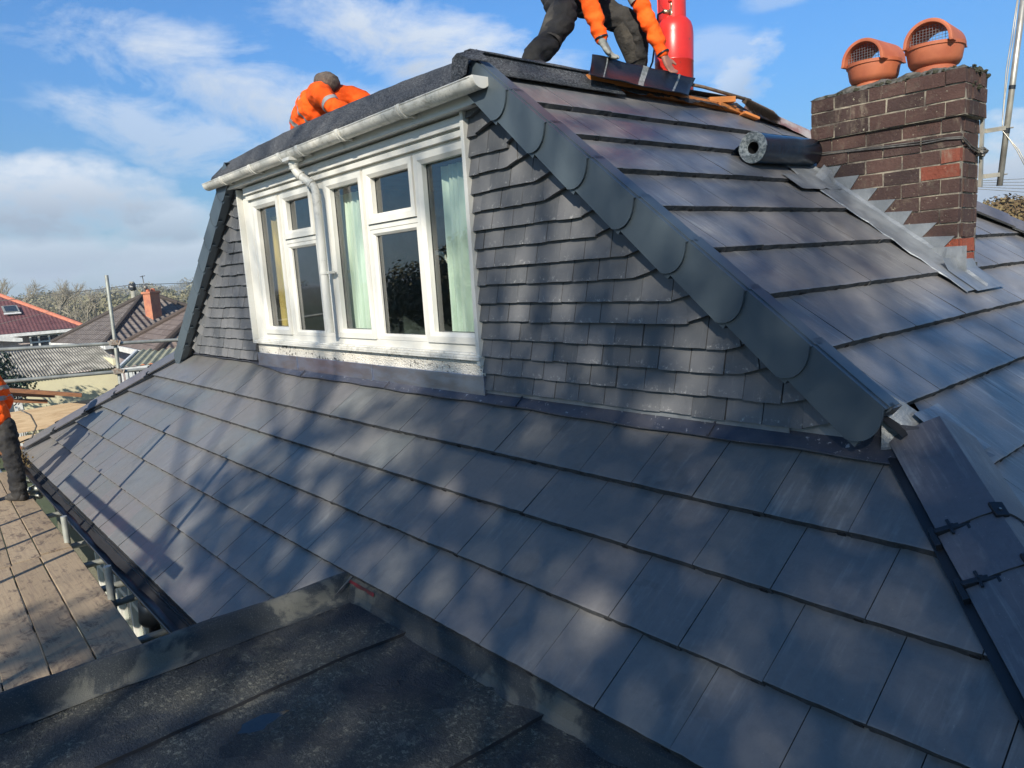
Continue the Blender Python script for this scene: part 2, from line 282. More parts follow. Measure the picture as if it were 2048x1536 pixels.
# ------------------------------------------------------------------ mesh builder
class MB:
    def __init__(s): s.v = []; s.f = []; s.uv = []; s.r = []; s.m = []; s.red = []
    def face(s, idx, uv=None, r=0., m=0, red=0.):
        s.f.append(tuple(idx)); s.uv.append(uv or [(0, 0)] * len(idx)); s.r.append(r); s.m.append(m); s.red.append(red)
    def poly(s, pts, uv=None, r=0., m=0):
        i = len(s.v); s.v += [tuple(p) for p in pts]; s.face(range(i, i + len(pts)), uv, r, m)
    def box(s, a, b, r=0., m=0, fr=None, red=0., jit=0.):
        # a,b opposite corners in frame fr=(O,U,V,N) or the world
        P = []
        for x in (a[0], b[0]):
            for y in (a[1], b[1]):
                for z in (a[2], b[2]):
                    q = (x + random.uniform(-jit, jit), y + random.uniform(-jit, jit), z + random.uniform(-jit, jit)) if jit else (x, y, z)
                    P.append(q if fr is None else tuple(fr[0] + fr[1] * q[0] + fr[2] * q[1] + fr[3] * q[2]))
        i = len(s.v); s.v += P
        for f in ((0, 1, 3, 2), (4, 6, 7, 5), (0, 4, 5, 1), (2, 3, 7, 6), (0, 2, 6, 4), (1, 5, 7, 3)):
            s.face([i + k for k in f], None, r, m, red)
    def prism(s, poly, fr, h0, h1, r=0., m=0):
        # polygon in (U,V), extruded along N from h0 to h1
        n = len(poly); i = len(s.v)
        for h in (h0, h1): s.v += [tuple(fr[0] + fr[1] * p[0] + fr[2] * p[1] + fr[3] * h) for p in poly]
        s.face([i + k for k in range(n)][::-1], [(p[0], p[1]) for p in poly][::-1], r, m); s.face([i + n + k for k in range(n)], [(p[0], p[1]) for p in poly], r, m)
        for k in range(n): s.face([i + k, i + (k + 1) % n, i + n + (k + 1) % n, i + n + k], None, r, m)
    def sweep(s, pts, prof, m=0, caps=True, up=None, closed=True, r=0., scale=None):
        # profile [(a,b)] swept along pts
        pts = [V(p) for p in pts]; n = len(pts); k = len(prof); i = len(s.v); side = None
        for j, p in enumerate(pts):
            d = (pts[min(j + 1, n - 1)] - pts[max(j - 1, 0)]).normalized()
            if side is None:
                u = V(up) if up else (V((0, 0, 1)) if abs(d.z) < .9 else V((1, 0, 0)))
                side = d.cross(u).normalized()
            else: side = (side - d * side.dot(d)).normalized()
            u = side.cross(d).normalized(); q = scale[j] if scale else 1.
            s.v += [tuple(p + side * (a * q) + u * (b * q)) for a, b in prof]
        kk = k if closed else k - 1
        for j in range(n - 1):
            for a in range(kk): s.face([i + j * k + a, i + j * k + (a + 1) % k, i + (j + 1) * k + (a + 1) % k, i + (j + 1) * k + a], None, r, m)
        if caps and closed:
            s.face([i + a for a in range(k)][::-1], None, r, m); s.face([i + (n - 1) * k + a for a in range(k)], None, r, m)
    def tube(s, pts, rad, seg=10, m=0, caps=True, r=0.):
        pts = list(pts); rr = rad if isinstance(rad, (list, tuple)) else [rad] * len(pts)
        prof = [(math.cos(2 * math.pi * a / seg), math.sin(2 * math.pi * a / seg)) for a in range(seg)]
        s.sweep(pts, prof, m, caps, scale=rr, r=r)
    def lathe(s, c, prof, seg=28, m=0, axis=(0, 0, 1), r=0., sx=1., sy=1.):
        z = V(axis).normalized(); x = (V((1, 0, 0)) if abs(z.x) < .9 else V((0, 1, 0))); x = (x - z * x.dot(z)).normalized(); y = z.cross(x); c = V(c); i = len(s.v)
        for rad, h in prof: s.v += [tuple(c + z * h + (x * sx * math.cos(2 * math.pi * a / seg) + y * sy * math.sin(2 * math.pi * a / seg)) * rad) for a in range(seg)]
        for j in range(len(prof) - 1):
            for a in range(seg): s.face([i + j * seg + a, i + j * seg + (a + 1) % seg, i + (j + 1) * seg + (a + 1) % seg, i + (j + 1) * seg + a], None, r, m)
    def blob(s, c, rx, ry, rz, seg=10, rings=7, m=0, jit=0., r=0.):
        i = len(s.v); c = V(c)
        for a in range(rings + 1):
            t = math.pi * a / rings
            for b in range(seg):
                q = 1 + random.uniform(-jit, jit); p = 2 * math.pi * b / seg
                s.v.append((c.x + rx * math.sin(t) * math.cos(p) * q, c.y + ry * math.sin(t) * math.sin(p) * q, c.z + rz * math.cos(t) * q))
        for a in range(rings):
            for b in range(seg): s.face([i + a * seg + b, i + (a + 1) * seg + b, i + (a + 1) * seg + (b + 1) % seg, i + a * seg + (b + 1) % seg], None, r, m)
    def mesh(s, name):
        me = bpy.data.meshes.new(name); me.from_pydata(s.v, [], s.f)
        uv = me.uv_layers.new(name='UVMap'); flat = [c for u in s.uv for p in u for c in p]; uv.data.foreach_set('uv', flat)
        at = me.attributes.new('rnd', 'FLOAT', 'FACE'); at.data.foreach_set('value', s.r)
        if any(s.red): at = me.attributes.new('red', 'FLOAT', 'FACE'); at.data.foreach_set('value', s.red)
        me.polygons.foreach_set('material_index', s.m); me.update(); return me
    def build(s, name, mats, parent=None, smooth=False, bevel=0., clip=(), label=None, local=False):
        me = s.mesh(name)
        if not isinstance(mats, (list, tuple)): mats = [mats]
        for mm in mats: me.materials.append(M[mm] if isinstance(mm, str) else mm)
        if clip or bevel:
            bm = bmesh.new(); bm.from_mesh(me)
            for co, no in clip: bmesh.ops.bisect_plane(bm, geom=bm.verts[:] + bm.edges[:] + bm.faces[:], plane_co=co, plane_no=no, clear_outer=True)
            if bevel:
                bmesh.ops.recalc_face_normals(bm, faces=bm.faces[:])
                ed = [e for e in bm.edges if len(e.link_faces) == 2 and e.calc_face_angle(0) > .6]
                bmesh.ops.bevel(bm, geom=ed, offset=bevel, segments=2, affect='EDGES', profile=.6, clamp_overlap=True)
            bm.to_mesh(me); bm.free()
        if smooth: me.polygons.foreach_set('use_smooth', [True] * len(me.polygons))
        o = bpy.data.objects.new(name, me); sc.collection.objects.link(o)
        if parent:
            o.parent = parent
            if not local: o.matrix_parent_inverse = Matrix.Translation(-root_loc(parent))
        if label: o['label'] = label
        return o
def root_loc(o):
    l = V((0, 0, 0))
    while o: l = l + V(o.location); o = o.parent
    return l
# matrix_parent_inverse of a sub-part whose parent mesh sits at identity after its own inverse
def sub(mb, name, mats, parent, **k):
    o = mb.build(name, mats, None, **k); o.parent = parent
    return o
def thing(name, loc, label, cat, group=None):
    o = bpy.data.objects.new(name, None); sc.collection.objects.link(o); o.location = loc; o.empty_display_size = .2
    return tag(o, label, cat, group)
def tag(o, label=None, cat=None, group=None, kind=None):
    for k, v in (('label', label), ('category', cat), ('group', group), ('kind', kind)):
        if v: o[k] = v
    return o
def smooth_angle(o, a=40):
    me = o.data; me.polygons.foreach_set('use_smooth', [True] * len(me.polygons))
    bm = bmesh.new(); bm.from_mesh(me)
    for e in bm.edges:
        if len(e.link_faces) == 2 and e.calc_face_angle(0) > R(a): e.smooth = False
    bm.to_mesh(me); bm.free(); return o

# ================================================================== THE HOUSE
GZ = -4.6
P36 = R(36.1); K1 = math.tan(P36)
def z1(y): return -.766 + K1 * (y - 3)
def z2(x): return -.616 - .7813 * (x + 1.195)
FR1 = (V((0, 3, -.766)), V((1, 0, 0)), V((0, math.cos(P36), math.sin(P36))), V((0, -math.sin(P36), math.cos(P36))))
P38 = math.atan(.7813)
FR2 = (V((-1.195, 0, -.616)), V((0, 1, 0)), V((-math.cos(P38), 0, math.sin(P38))), V((math.sin(P38), 0, math.cos(P38))))
house = thing('chalet_house', (-5.8, 5, GZ), 'white-windowed dormer house being re-roofed in dark grey slate-look tiles', 'house')

def tile_row(mb, fr, u0, u1, pitch, off, vn, length, thick, gap=.0035, seg=7, jit=.0016):
    k = math.floor((u0 - off) / pitch)
    while off + k * pitch < u1:
        a = off + k * pitch + gap; b = off + (k + 1) * pitch; k += 1
        if b < u0 or a > u1: continue
        O, U, W, Nn = fr; r = random.random(); du, dv = random.uniform(0, 40), random.uniform(0, 40); lift = random.uniform(-.0022, .0028); sk = random.uniform(-.002, .002)
        def p(u, v, h): return tuple(O + U * u + W * v + Nn * h)
        i = len(mb.v); top = []; bot = []; back = []
        for s_ in range(seg + 1):
            u = a + (b - a) * s_ / seg; j = random.uniform(-jit, jit)
            top.append(p(u, vn + j + sk * (s_ / seg - .5), lift + random.uniform(-.0006, .0006)))
            deep = .010 if s_ >= seg - 1 else 0.
            bot.append(p(u, vn + j * 2.2 - .001 + (.004 if random.random() < .3 else 0), -thick - deep + random.uniform(-.0025, .0025)))
            back.append(p(u, vn + length, -thick * .93))
        c1 = [p(a + (b - a) * s_ / seg, vn + .006, .0012 + lift) for s_ in range(seg + 1)]
        mb.v += top + bot + back + c1; n = seg + 1
        uvp = lambda s_, v: (a + (b - a) * s_ / seg + du, v + dv)
        for s_ in range(seg):
            mb.face([i + 3 * n + s_, i + 3 * n + s_ + 1, i + 2 * n + s_ + 1, i + 2 * n + s_], [uvp(s_, 0), uvp(s_ + 1, 0), uvp(s_ + 1, length), uvp(s_, length)], r, 0)
            mb.face([i + s_, i + s_ + 1, i + 3 * n + s_ + 1, i + 3 * n + s_], [uvp(s_, 0), uvp(s_ + 1, 0), uvp(s_ + 1, .01), uvp(s_, .01)], r, 0)
            mb.face([i + n + s_, i + n + s_ + 1, i + s_ + 1, i + s_], None, r, 1)
        mb.face([i, i + 3 * n, i + 2 * n, i + n], None, r, 1); mb.face([i + seg, i + n + seg, i + 2 * n + seg, i + 3 * n + seg], None, r, 1)
        # little interlock slot seen on the nose of every tile
        if random.random() < .8:
            uu = b - .045 + random.uniform(-.01, .01)
            mb.box((uu, vn - .003, -thick - .006), (uu + .03, vn + .004, -thick * .45), r, 2, fr)

# ---- front slope
mb = MB(); offs = [.189, .019, .145, .308, .12, .30]
HRa, HRd = V((-1.022, 3.02, 0)), V((.632, -.677, 0)).normalized()
HLa, HLd = V((-10.185, 3.01, 0)), V((-.772, -.635, 0)).normalized()
def vy(y): return (y - 3) / math.cos(P36)
noses = [vy(2.620), vy(2.361), vy(2.087), vy(1.809), vy(1.536), vy(1.228)]
for i, vn in enumerate(noses):
    L_ = (noses[i - 1] - vn if i else .45) + .03
    if i < 4: tile_row(mb, FR1, -12.6, 1.0, .348, offs[i], vn, L_, .040)
    else:
        m2 = MB(); tile_row(m2, FR1, -12.6, -3.5, .348, offs[i], vn, L_, .040); m2.v = [(min(p[0], -3.665), p[1], p[2]) for p in m2.v]; n0 = len(mb.v); mb.v += m2.v
        for f, uvs, r, m_ in zip(m2.f, m2.uv, m2.r, m2.m): mb.face([n0 + k for k in f], uvs, r, m_)
mb.v += [tuple(FR1[0] + FR1[1] * u + FR1[2] * v + FR1[3] * -.058) for u, v in ((-13, -2.16), (-3.68, -2.16), (-3.68, -1.43), (1.6, -1.43), (1.6, .1), (-13, .1))]; q = len(mb.v); mb.face((q - 6, q - 5, q - 4, q - 1), None, 0, 2); mb.face((q - 3, q - 2, q - 1, q - 4), None, 0, 2)
nR = V((-HRd.y, HRd.x, 0)); nR = nR if nR.x > 0 else -nR
nL = V((-HLd.y, HLd.x, 0)); nL = nL if nL.x < 0 else -nL
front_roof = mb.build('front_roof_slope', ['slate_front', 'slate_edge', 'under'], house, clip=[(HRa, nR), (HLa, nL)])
# ---- side slope
XN = [-3.203 + .289 * i for i in range(-1, 15)]
rhA, rhD = V((-3.60, 5.75, 0)), V((1.54, 2.17, 0)).normalized()
nB = V((-rhD.y, rhD.x, 0)); nB = nB if nB.y > 0 else -nB
mb = MB()
def vx(x): return (-1.195 - x) / math.cos(P38)
soff = [.05, .21, .12, .31, .19, .02, .26, .11, .30, .17, .05, .22, .1, .3, .15, .25]
for i, x in enumerate(XN):
    if i == 0: continue
    u0 = 2.90 if x < -1.1 else .3
    L_ = .367 + .03 if i > 1 else .47
    mb2 = MB(); tile_row(mb2, FR2, u0, 16, .348, soff[i], vx(x), L_, .036, gap=.003, jit=.002)
    # trim the verge end flush with the verge caps
    n0 = len(mb.v); mb.v += mb2.v
    for f, uvs, r, m_ in zip(mb2.f, mb2.uv, mb2.r, mb2.m): mb.face([n0 + k for k in f], uvs, r, m_)
def R2p(y, v, h): return FR2[0] + FR2[1] * y + FR2[2] * v + FR2[3] * h
for (ya, yb, va, vb) in ((2.93, 16, vx(-1.1), vx(-3.62)), (.3, 16, vx(1.2), vx(-1.1))): mb.poly([R2p(ya, va, -.055), R2p(yb, va, -.055), R2p(yb, vb, -.055), R2p(ya, vb, -.055)], None, 0, 2)
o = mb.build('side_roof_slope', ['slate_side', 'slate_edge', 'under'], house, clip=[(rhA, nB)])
bm = bmesh.new(); bm.from_mesh(o.data)          # cut the gable verge at y = 2.895 above the foot of the verge
dn_ = [f for f in bm.faces if f.calc_center_median().x >= -1.16]
g = list({e for f in dn_ for e in f.edges} | {v for f in dn_ for v in f.verts} | set(dn_))
bmesh.ops.bisect_plane(bm, geom=g, plane_co=HRa, plane_no=-nR, clear_outer=True)
up = [f for f in bm.faces if f.calc_center_median().x < -1.16]
g = list({e for f in up for e in f.edges} | {v for f in up for v in f.verts} | set(up))
bmesh.ops.bisect_plane(bm, geom=g, plane_co=(0, 2.895, 0), plane_no=(0, -1, 0), clear_outer=True)
bm.to_mesh(o.data); bm.free()
# ---- left and rear slopes (mostly out of sight), plain dark deck with tile courses
mb = MB()
def z3(x): return 1.24 + .80 * (x + 7.62)      # left slope, falls to -x
for k in range(13):
    xa = -7.62 - .31 * k; xb = xa - .33
    mb.poly([(xa, 2.9, z3(xa) - .03), (xb, 2.9, z3(xb)), (xb, 8.0, z3(xb)), (xa, 8.0, z3(xa) - .03)], [(0, 0), (0, .33), (5, .33), (5, 0)], random.random(), 0)
    mb.poly([(xb, 2.9, z3(xb)), (xb, 2.9, z3(xb) - .035), (xb, 8., z3(xb) - .035), (xb, 8., z3(xb))], None, 0, 1)
k3 = (2.03 - .80) / 1.98
def hipz(x): return -.766 + K1 * ((3.01 + (x + 10.185) * .8225) - 3)
for k in range(7):
    xa = -10.1 - .36 * k; xb = xa - .37
    if xb < -12.5: break
    ya, yb = 3.01 + (xa + 10.185) * .8225, 3.01 + (xb + 10.185) * .8225
    mb.poly([(xa, ya, hipz(xa) - .03), (xb, yb, hipz(xb)), (xb, 8, hipz(xb)), (xa, 8, hipz(xa) - .03)], [(0, 0), (0, .33), (5, .33), (5, 0)], random.random(), 0)
mb.build('left_roof_slope', ['slate_front', 'slate_edge'], house)
mb = MB()
for k in range(9):
    ya = 5.75 + .42 * k; t = (ya - 5.75) / rhD.y; xa = -3.6 + rhD.x * t; za = z2(xa)
    yb = ya + .43; xb = -3.6 + rhD.x * (t + .43 / rhD.y); zb = z2(xb)
    mb.poly([(xa, ya, za - .03), (xb, yb, zb), (-9 - k * .4, yb, zb), (-8.6 - k * .4, ya, za - .03)], None, random.random(), 0)
mb.build('rear_roof_slope', ['slate_side'], house)

# ---- hip tiles
def hip_units(A, d3, marks, wl, wr, hw, nl, nr, names='hip_tile', mats=('hip', 'slate_edge')):
    d3 = d3.normalized()
    outl = []
    for i in range(len(marks) - 1):
        a, b = marks[i], marks[i + 1]; mb = MB(); O = A + d3 * a; ln = b - a + .012; up = (nl + nr).normalized(); rr = random.random(); du = random.uniform(0, 30)
        sec = []
        for wdir, nn, s in ((wl, nl, 1), (wr, nr, -1)): pass
        # section from the left wing edge over the crown to the right wing edge
        L0 = wl * hw + nl * .022; L1 = wl * .045 + nl * .040 + up * .012; C0 = up * .062; R1_ = wr * .045 + nr * .040 + up * .012; R0 = wr * hw + nr * .022
        top = [L0, L0.lerp(L1, .5), L1, C0, R1_, R0.lerp(R1_, .5), R0]; n = len(top); th = .017
        low = [p - (nl if j < 3 else up if j == 3 else nr) * th for j, p in enumerate(top)]
        i0 = len(mb.v)
        st = 5
        for s_ in range(st + 1):
            q = O + d3 * (ln * s_ / st); lf = up * (.010 * s_ / st)
            mb.v += [tuple(q + lf + p) for p in top] + [tuple(q + lf + p) for p in low]
        for s_ in range(st):
            b0 = i0 + s_ * 2 * n; b1 = b0 + 2 * n
            for j in range(n - 1):
                uv = [(du + j * .07, s_ * .09), (du + (j + 1) * .07, s_ * .09), (du + (j + 1) * .07, (s_ + 1) * .09), (du + j * .07, (s_ + 1) * .09)]
                mb.face([b0 + j, b0 + j + 1, b1 + j + 1, b1 + j], uv, rr, 0); mb.face([b0 + n + j, b1 + n + j, b1 + n + j + 1, b0 + n + j + 1], None, rr, 1)
            for j in (0, n - 1): mb.face([b0 + j, b1 + j, b1 + n + j, b0 + n + j], None, rr, 1)
        for s_ in (0, st):
            b0 = i0 + s_ * 2 * n
            for j in range(n - 1): mb.face([b0 + j, b0 + n + j, b0 + n + j + 1, b0 + j + 1], None, rr, 1)
        o = mb.build(names, list(mats), house); outl.append((o, O + d3 * ln, d3, wl, wr, nl, nr, up, hw)); smooth_angle(o, 35)
    return outl
def union_clip(rec):
    o, P, d, wl, wr, nl, nr, up, hw = rec
    mb = MB()
    for wd, nn in ((wl, nl), (wr, nr)):
        fr = (P, wd, d, nn)
        mb.box((.03, -.010, .012), (hw + .004, .008, .046), fr=fr, m=0)
        mb.box((hw - .095, -.016, .036), (hw - .05, .010, .043), fr=fr, m=0)
        mb.box((hw - .104, -.034, .034), (hw - .094, .026, .046), fr=fr, m=0); mb.box((hw - .052, -.034, .034), (hw - .042, .026, .046), fr=fr, m=0)
        mb.box((hw + .002, -.03, -.01), (hw + .022, .05, .034), fr=fr, m=0)
    fr = (P, d.cross(up).normalized(), d, up); mb.box((-.022, -.034, .058), (.022, .026, .072), fr=fr, m=0)
    mb.lathe(P + up * .070, [(.0, .006), (.007, .005), (.008, 0)], 8, 1, axis=up)
    sub(mb, 'ridge_union_clip', ['clip', 'alu'], o, bevel=.003)
d1 = V((HRd.x, HRd.y, K1 * HRd.y)); H0 = V((-1.05, 3.05, z1(3.05)))
dn = d1.normalized()
wl = (-(nR - dn * nR.dot(dn))); nl = FR1[3]; wl = (wl - nl * wl.dot(nl)); wl = (wl - dn * wl.dot(dn)).normalized()
nr = FR2[3]; wr = nR - nr * nR.dot(nr); wr = (wr - dn * wr.dot(dn)).normalized()
recs = hip_units(H0, dn, [-.03, .455, .675, 1.12, 1.56, 2.0, 2.44], wl, wr, .175, nl, nr)
for r_ in recs[:-1]: union_clip(r_)
mb = MB()      # black tray strip that peeps out beside the hip tiles
for s_ in (1,):
    fr = (H0, wl, dn, nl); mb.box((.12, .05, -.02), (.205, 2.5, .004), fr=fr); fr = (H0, wr, dn, nr); mb.box((.10, .05, -.02), (.185, 2.5, .002), fr=fr)
mb.build('hip_tray_strip', ['clip'], house)
d2 = V((HLd.x, HLd.y, K1 * HLd.y)).normalized(); H1 = V((-10.12, 3.06, z1(3.06) + .0))
n3 = V((-.60, 0, .80)).normalized(); n3 = (n3 - d2 * n3.dot(d2)).normalized()
wl2 = (-nL); wl2 = wl2 - nl * wl2.dot(nl); wl2 = (wl2 - d2 * wl2.dot(d2)).normalized(); wr2 = nL - n3 * nL.dot(n3); wr2 = (wr2 - d2 * wr2.dot(d2)).normalized()
recs = hip_units(H1, d2, [.0, .66, 1.24, 1.78, 2.37, 2.98], wl2, wr2, .15, nl, n3)
for r_ in recs[:-1]: union_clip(r_)
mb = MB(); fr = (H1, wl2, d2, nl); mb.box((.11, .0, -.02), (.19, 2.9, .003), fr=fr); mb.build('hip_tray_strip', ['clip'], house)
# rear hip beyond the chimney
d3_ = V((rhD.x, rhD.y, -.7813 * rhD.x)).normalized(); H2 = V((-3.6, 5.75, z2(-3.6) + .01))
nb_ = V((0, .55, .83)); nb_ = (nb_ - d3_ * nb_.dot(d3_)).normalized(); wa = -nB; wa = wa - nr * wa.dot(nr); wa = (wa - d3_ * wa.dot(d3_)).normalized(); wb = nB - nb_ * nB.dot(nb_); wb = (wb - d3_ * wb.dot(d3_)).normalized()
hip_units(H2, d3_, [.9, 1.35, 1.8, 2.25, 2.7, 3.15, 3.6, 4.05, 4.5, 4.95, 5.4, 5.9], wa, wb, .17, nr, nb_)

# ---- verge caps down both gable edges
def verge_caps(T0, dirx, slope, n, step, y0, y1, start=0., last=None):
    d = V((dirx * math.cos(slope), 0, -math.sin(slope))); pd = V((-dirx * math.sin(slope), 0, -math.cos(slope)))
    for i in range(n):
        mb = MB(); a, b = start + step * i - (.03 if i else 0), start + step * (i + 1)
        th = .19; dep = .006; yo = random.uniform(-.002, .002); fr = (V(T0) + V((0, y0 + .008 + yo, 0)) + d * a, (d + V((0, -.030, 0))).normalized(), (pd + d * random.uniform(-.006, .006)).normalized(), V((0, 1, 0))); b = b - a; a = 0.
        arc = [(b + dd, (th + .008) * hh_) for hh_, dd in ((0, 0), (.15, .018), (.3, .030), (.45, .036), (.6, .034), (.72, .026), (.84, .010), (.93, -.010), (1, -.035))]
        pl = [(a, 0)] + arc + [(a, th - .012)]
        mb.prism(pl, fr, 0, dep, 0, 0)
        # thin raised rim along the curved lower end, the top flange over the tiles and the return below
        for (p, q) in zip(arc[:-1], arc[1:]):
            mb.prism([(p[0] - .006, p[1]), (p[0], p[1]), (q[0], q[1]), (q[0] - .006, q[1])], fr, -.004, 0, 0, 0)
        mb.box((a, -.006, 0), (b + .004, 0, y1 - y0 + .045), fr=fr); mb.box((a, -.011, .030), (b + .004, -.006, .042), fr=fr)
        mb.box((a, th - .020, .006), (b - .04, th - .014, y1 - y0), fr=fr)
        mb.box((b - .012, -.006, .05), (b + .004, .028, .09), fr=fr)
        mb.box((b - .10, th - .014, .012), (b + .01, th + .012, .05), fr=fr)
        mb.build('verge_cap', ['verge'], house)
def capline(x): return 0
verge_caps((-3.545, 0, 1.246), 1, R(38.0), 8, .3745, 2.845, 2.93, .02)
verge_caps((-7.60, 0, 1.262), -1, R(39.2), 9, .361, 2.845, 2.93, .0)
mb = MB()       # solid packing behind the verge caps so no gap shows
for (x0, zz0, dx, sl_, ln) in ((-3.545, 1.246, 1, 38.0, 3.0), (-7.60, 1.262, -1, 39.2, 3.2)):
    d = V((dx * math.cos(R(sl_)), 0, -math.sin(R(sl_)))); pd = V((-dx * math.sin(R(sl_)), 0, -math.cos(R(sl_)))); fr = (V((x0, 2.86, zz0)), d, pd, V((0, 1, 0)))
    mb = MB(); mb.box((0, .045, 0), (ln - .05, .165, .16), fr=fr); mb.build('verge_packing', ['gasket'], house)

# ---- tile hung wall either side of the window
def hung(name, xin, side, Tx, Tz, sl_, low, xfar):
    mb = MB(); d = V((side * math.cos(R(sl_)), 0, -math.sin(R(sl_)))); pd = V((-side * math.sin(R(sl_)), 0, -math.cos(R(sl_))))
    for k in range(-1, 18):
        z = -.651 + .1148 * k
        if z < low - .12 or z > 1.02: continue
        if k == -1: z = -.757
        # x of the verge underside at this height
        t = (Tz - .165 * math.cos(R(sl_)) - z) / math.sin(R(sl_)); xv = Tx - side * .165 * math.sin(R(sl_)) + side * math.cos(R(sl_)) * t
        ln = abs(xv - xin); nk = (.30 if k > 8 else .24) + (k % 2) * .09; tw = .192
        s0 = -(.096 if k % 2 else 0.) ; s_ = s0
        while s_ < ln + .15:
            a, b = max(s_, 0.0), s_ + tw - .005 + random.uniform(-.003, .003)
            s_ += tw
            if b - a < .03: continue
            kink = max(ln - nk, .05); ang = R(16)
            r = random.random(); tz = random.uniform(-.004, .004); ty = random.uniform(-.005, .003)
            def pt(s, h, dy):
                if s > kink and (a + b) / 2 > kink - .02:
                    q = s - kink; return (xin + side * (kink + q * math.cos(ang) - (h) * math.sin(ang)), 2.985 + dy, z + tz + q * math.sin(ang) + h * math.cos(ang))
                return (xin + side * s, 2.985 + dy, z + tz + h)
            H = .16; n = 4; i = len(mb.v); cam_ = [0, -.0035, -.0045, -.0035, 0]
            jj = [random.uniform(-.0015, .0015) for _ in range(n + 1)]
            for q in range(n + 1):
                s = a + (b - a) * q / n; mb.v += [pt(s, jj[q], -.040 + cam_[q] * .8 + ty), pt(s, H, -.002), pt(s, jj[q] + .001, -.012 + ty), ]
            for q in range(n):
                c = i + q * 3; uu = [(s_ + q * .05, 0), (s_ + (q + 1) * .05, 0), (s_ + (q + 1) * .05, H), (s_ + q * .05, H)]
                mb.face([c, c + 3, c + 4, c + 1], uu, r, 0); mb.face([c, c + 2, c + 5, c + 3], [(0, .1)] * 4, r, 0)
            mb.face([i, i + 1, i + 2], [(0, .1)] * 3, r, 0); c = i + n * 3; mb.face([c, c + 2, c + 1], [(0, .1)] * 3, r, 0)
    mb.poly([(xin, 3.0, low - .1), (xfar, 3.0, low - .1), (xfar, 3.0, 1.05), (xin, 3.0, 1.05)] if side > 0 else [(xfar, 3.0, low - .1), (xin, 3.0, low - .1), (xin, 3.0, 1.05), (xfar, 3.0, 1.05)], [(0, .1)] * 4, 0, 1)
    O = V((Tx, 3, Tz)) + pd * .08
    o = mb.build(name, ['hung', 'gasket'], house, clip=[(O, -pd)])
    return smooth_angle(o, 25)
hung('tile_hung_wall', -3.757, 1, -3.545, 1.246, 38.0, -.757, -.9)
hung('tile_hung_wall', -7.60, -1, -7.60, 1.262, 39.2, -.757, -10.6)

# ---- dormer window
def fbar(mb, x0, x1, z0, z1_, y0=2.99, y1=3.08, m=0): mb.box((x0, y0, z0), (x1, y1, z1_), m=m)
def ring(mb, x0, x1, z0, z1_, wd, y0, y1, m=0):
    # mitred rectangular frame with a sloped inner bead
    for (ax, az, bx, bz, cx, cz, dx, dz) in ((x0, z0, x1, z0, x1 - wd, z0 + wd, x0 + wd, z0 + wd), (x1, z0, x1, z1_, x1 - wd, z1_ - wd, x1 - wd, z0 + wd),
                                             (x1, z1_, x0, z1_, x0 + wd, z1_ - wd, x1 - wd, z1_ - wd), (x0, z1_, x0, z0, x0 + wd, z0 + wd, x0 + wd, z1_ - wd)):
        i = len(mb.v); f = .62
        ex, ez, gx, gz = bx + (cx - bx) * f, bz + (cz - bz) * f, ax + (dx - ax) * f, az + (dz - az) * f
        mb.v += [(ax, y0, az), (bx, y0, bz), (ex, y0, ez), (gx, y0, gz), (cx, y0 + .020, cz), (dx, y0 + .020, dz), (ax, y1, az), (bx, y1, bz), (cx, y1, cz), (dx, y1, dz)]
        mb.face([i, i + 1, i + 2, i + 3], None, 0, m); mb.face([i + 3, i + 2, i + 4, i + 5], None, 0, m); mb.face([i + 5, i + 4, i + 8, i + 9], None, 0, m)
        mb.face([i, i + 6, i + 7, i + 1], None, 0, m); mb.face([i + 6, i + 9, i + 8, i + 7], None, 0, m)
mb = MB(); F0, F1 = 3.0, 3.09
X = dict(l=-7.40, r=-3.78, b=-.53, t=.865)
fbar(mb, X['l'], X['r'], -.53, -.470); fbar(mb, X['l'], X['r'], .845, .865)
for a, b in ((-7.40, -7.345), (-6.72, -6.655), (-6.03, -5.78), (-5.15, -5.115), (-4.435, -4.415)): fbar(mb, a, b, -.470, .845)
for a, b in ((-6.655, -6.03), (-5.115, -4.435)): fbar(mb, a, b, .385, .425)
win = mb.build('window', ['upvc'], house, bevel=.004, label='white plastic dormer window with five lights')
def pane(x0, x1, z0, z1_, y=3.035):
    m = MB(); m.poly([(x0, y, z0), (x1, y, z0), (x1, y, z1_), (x0, y, z1_)]); sub(m, 'pane', ['glass'], win)
    m = MB(); ring(m, x0, x1, z0, z1_, .007, y - .004, y); sub(m, 'gasket', ['gasket'], win)
def sash(x0, x1, z0, z1_, wd=.072):
    m = MB(); ring(m, x0, x1, z0, z1_, wd, 2.972, 3.03); o = sub(m, 'sash', ['upvc'], win)
    pane(x0 + wd - .004, x1 - wd + .004, z0 + wd - .004, z1_ - wd + .004)
for a, b in ((-7.342, -6.722), (-5.778, -5.152), (-4.413, -3.79)): sash(a, b, -.467, .842)
for a, b in ((-6.653, -6.032), (-5.113, -4.437)):
    sash(a, b, .428, .842); m = MB(); ring(m, a, b, -.468, .383, .045, 2.994, 3.03); sub(m, 'bead', ['upvc'], win); pane(a + .04, b - .04, -.43, .345)
m = MB(); m.box((-7.56, 2.915, -.553), (-3.752, 2.99, -.535)); m.box((-7.56, 2.915, -.566), (-3.752, 2.927, -.553)); m.box((-7.50, 2.945, -.535), (-3.78, 2.99, -.522)); sub(m, 'sill', ['upvc_dirty'], win, bevel=.004)
m = MB()      # head boards and the reveal board on the left
m.box((-7.42, 2.955, .866), (-3.79, 3.02, .905)); m.box((-7.42, 2.965, .912), (-3.79, 3.02, 1.0)); m.box((-7.40, 2.972, .905), (-3.79, 3.02, .912)); m.box((-7.42, 2.935, .92), (-3.79, 2.965, .985))
sub(m, 'head_trim', ['upvc'], win, bevel=.003)
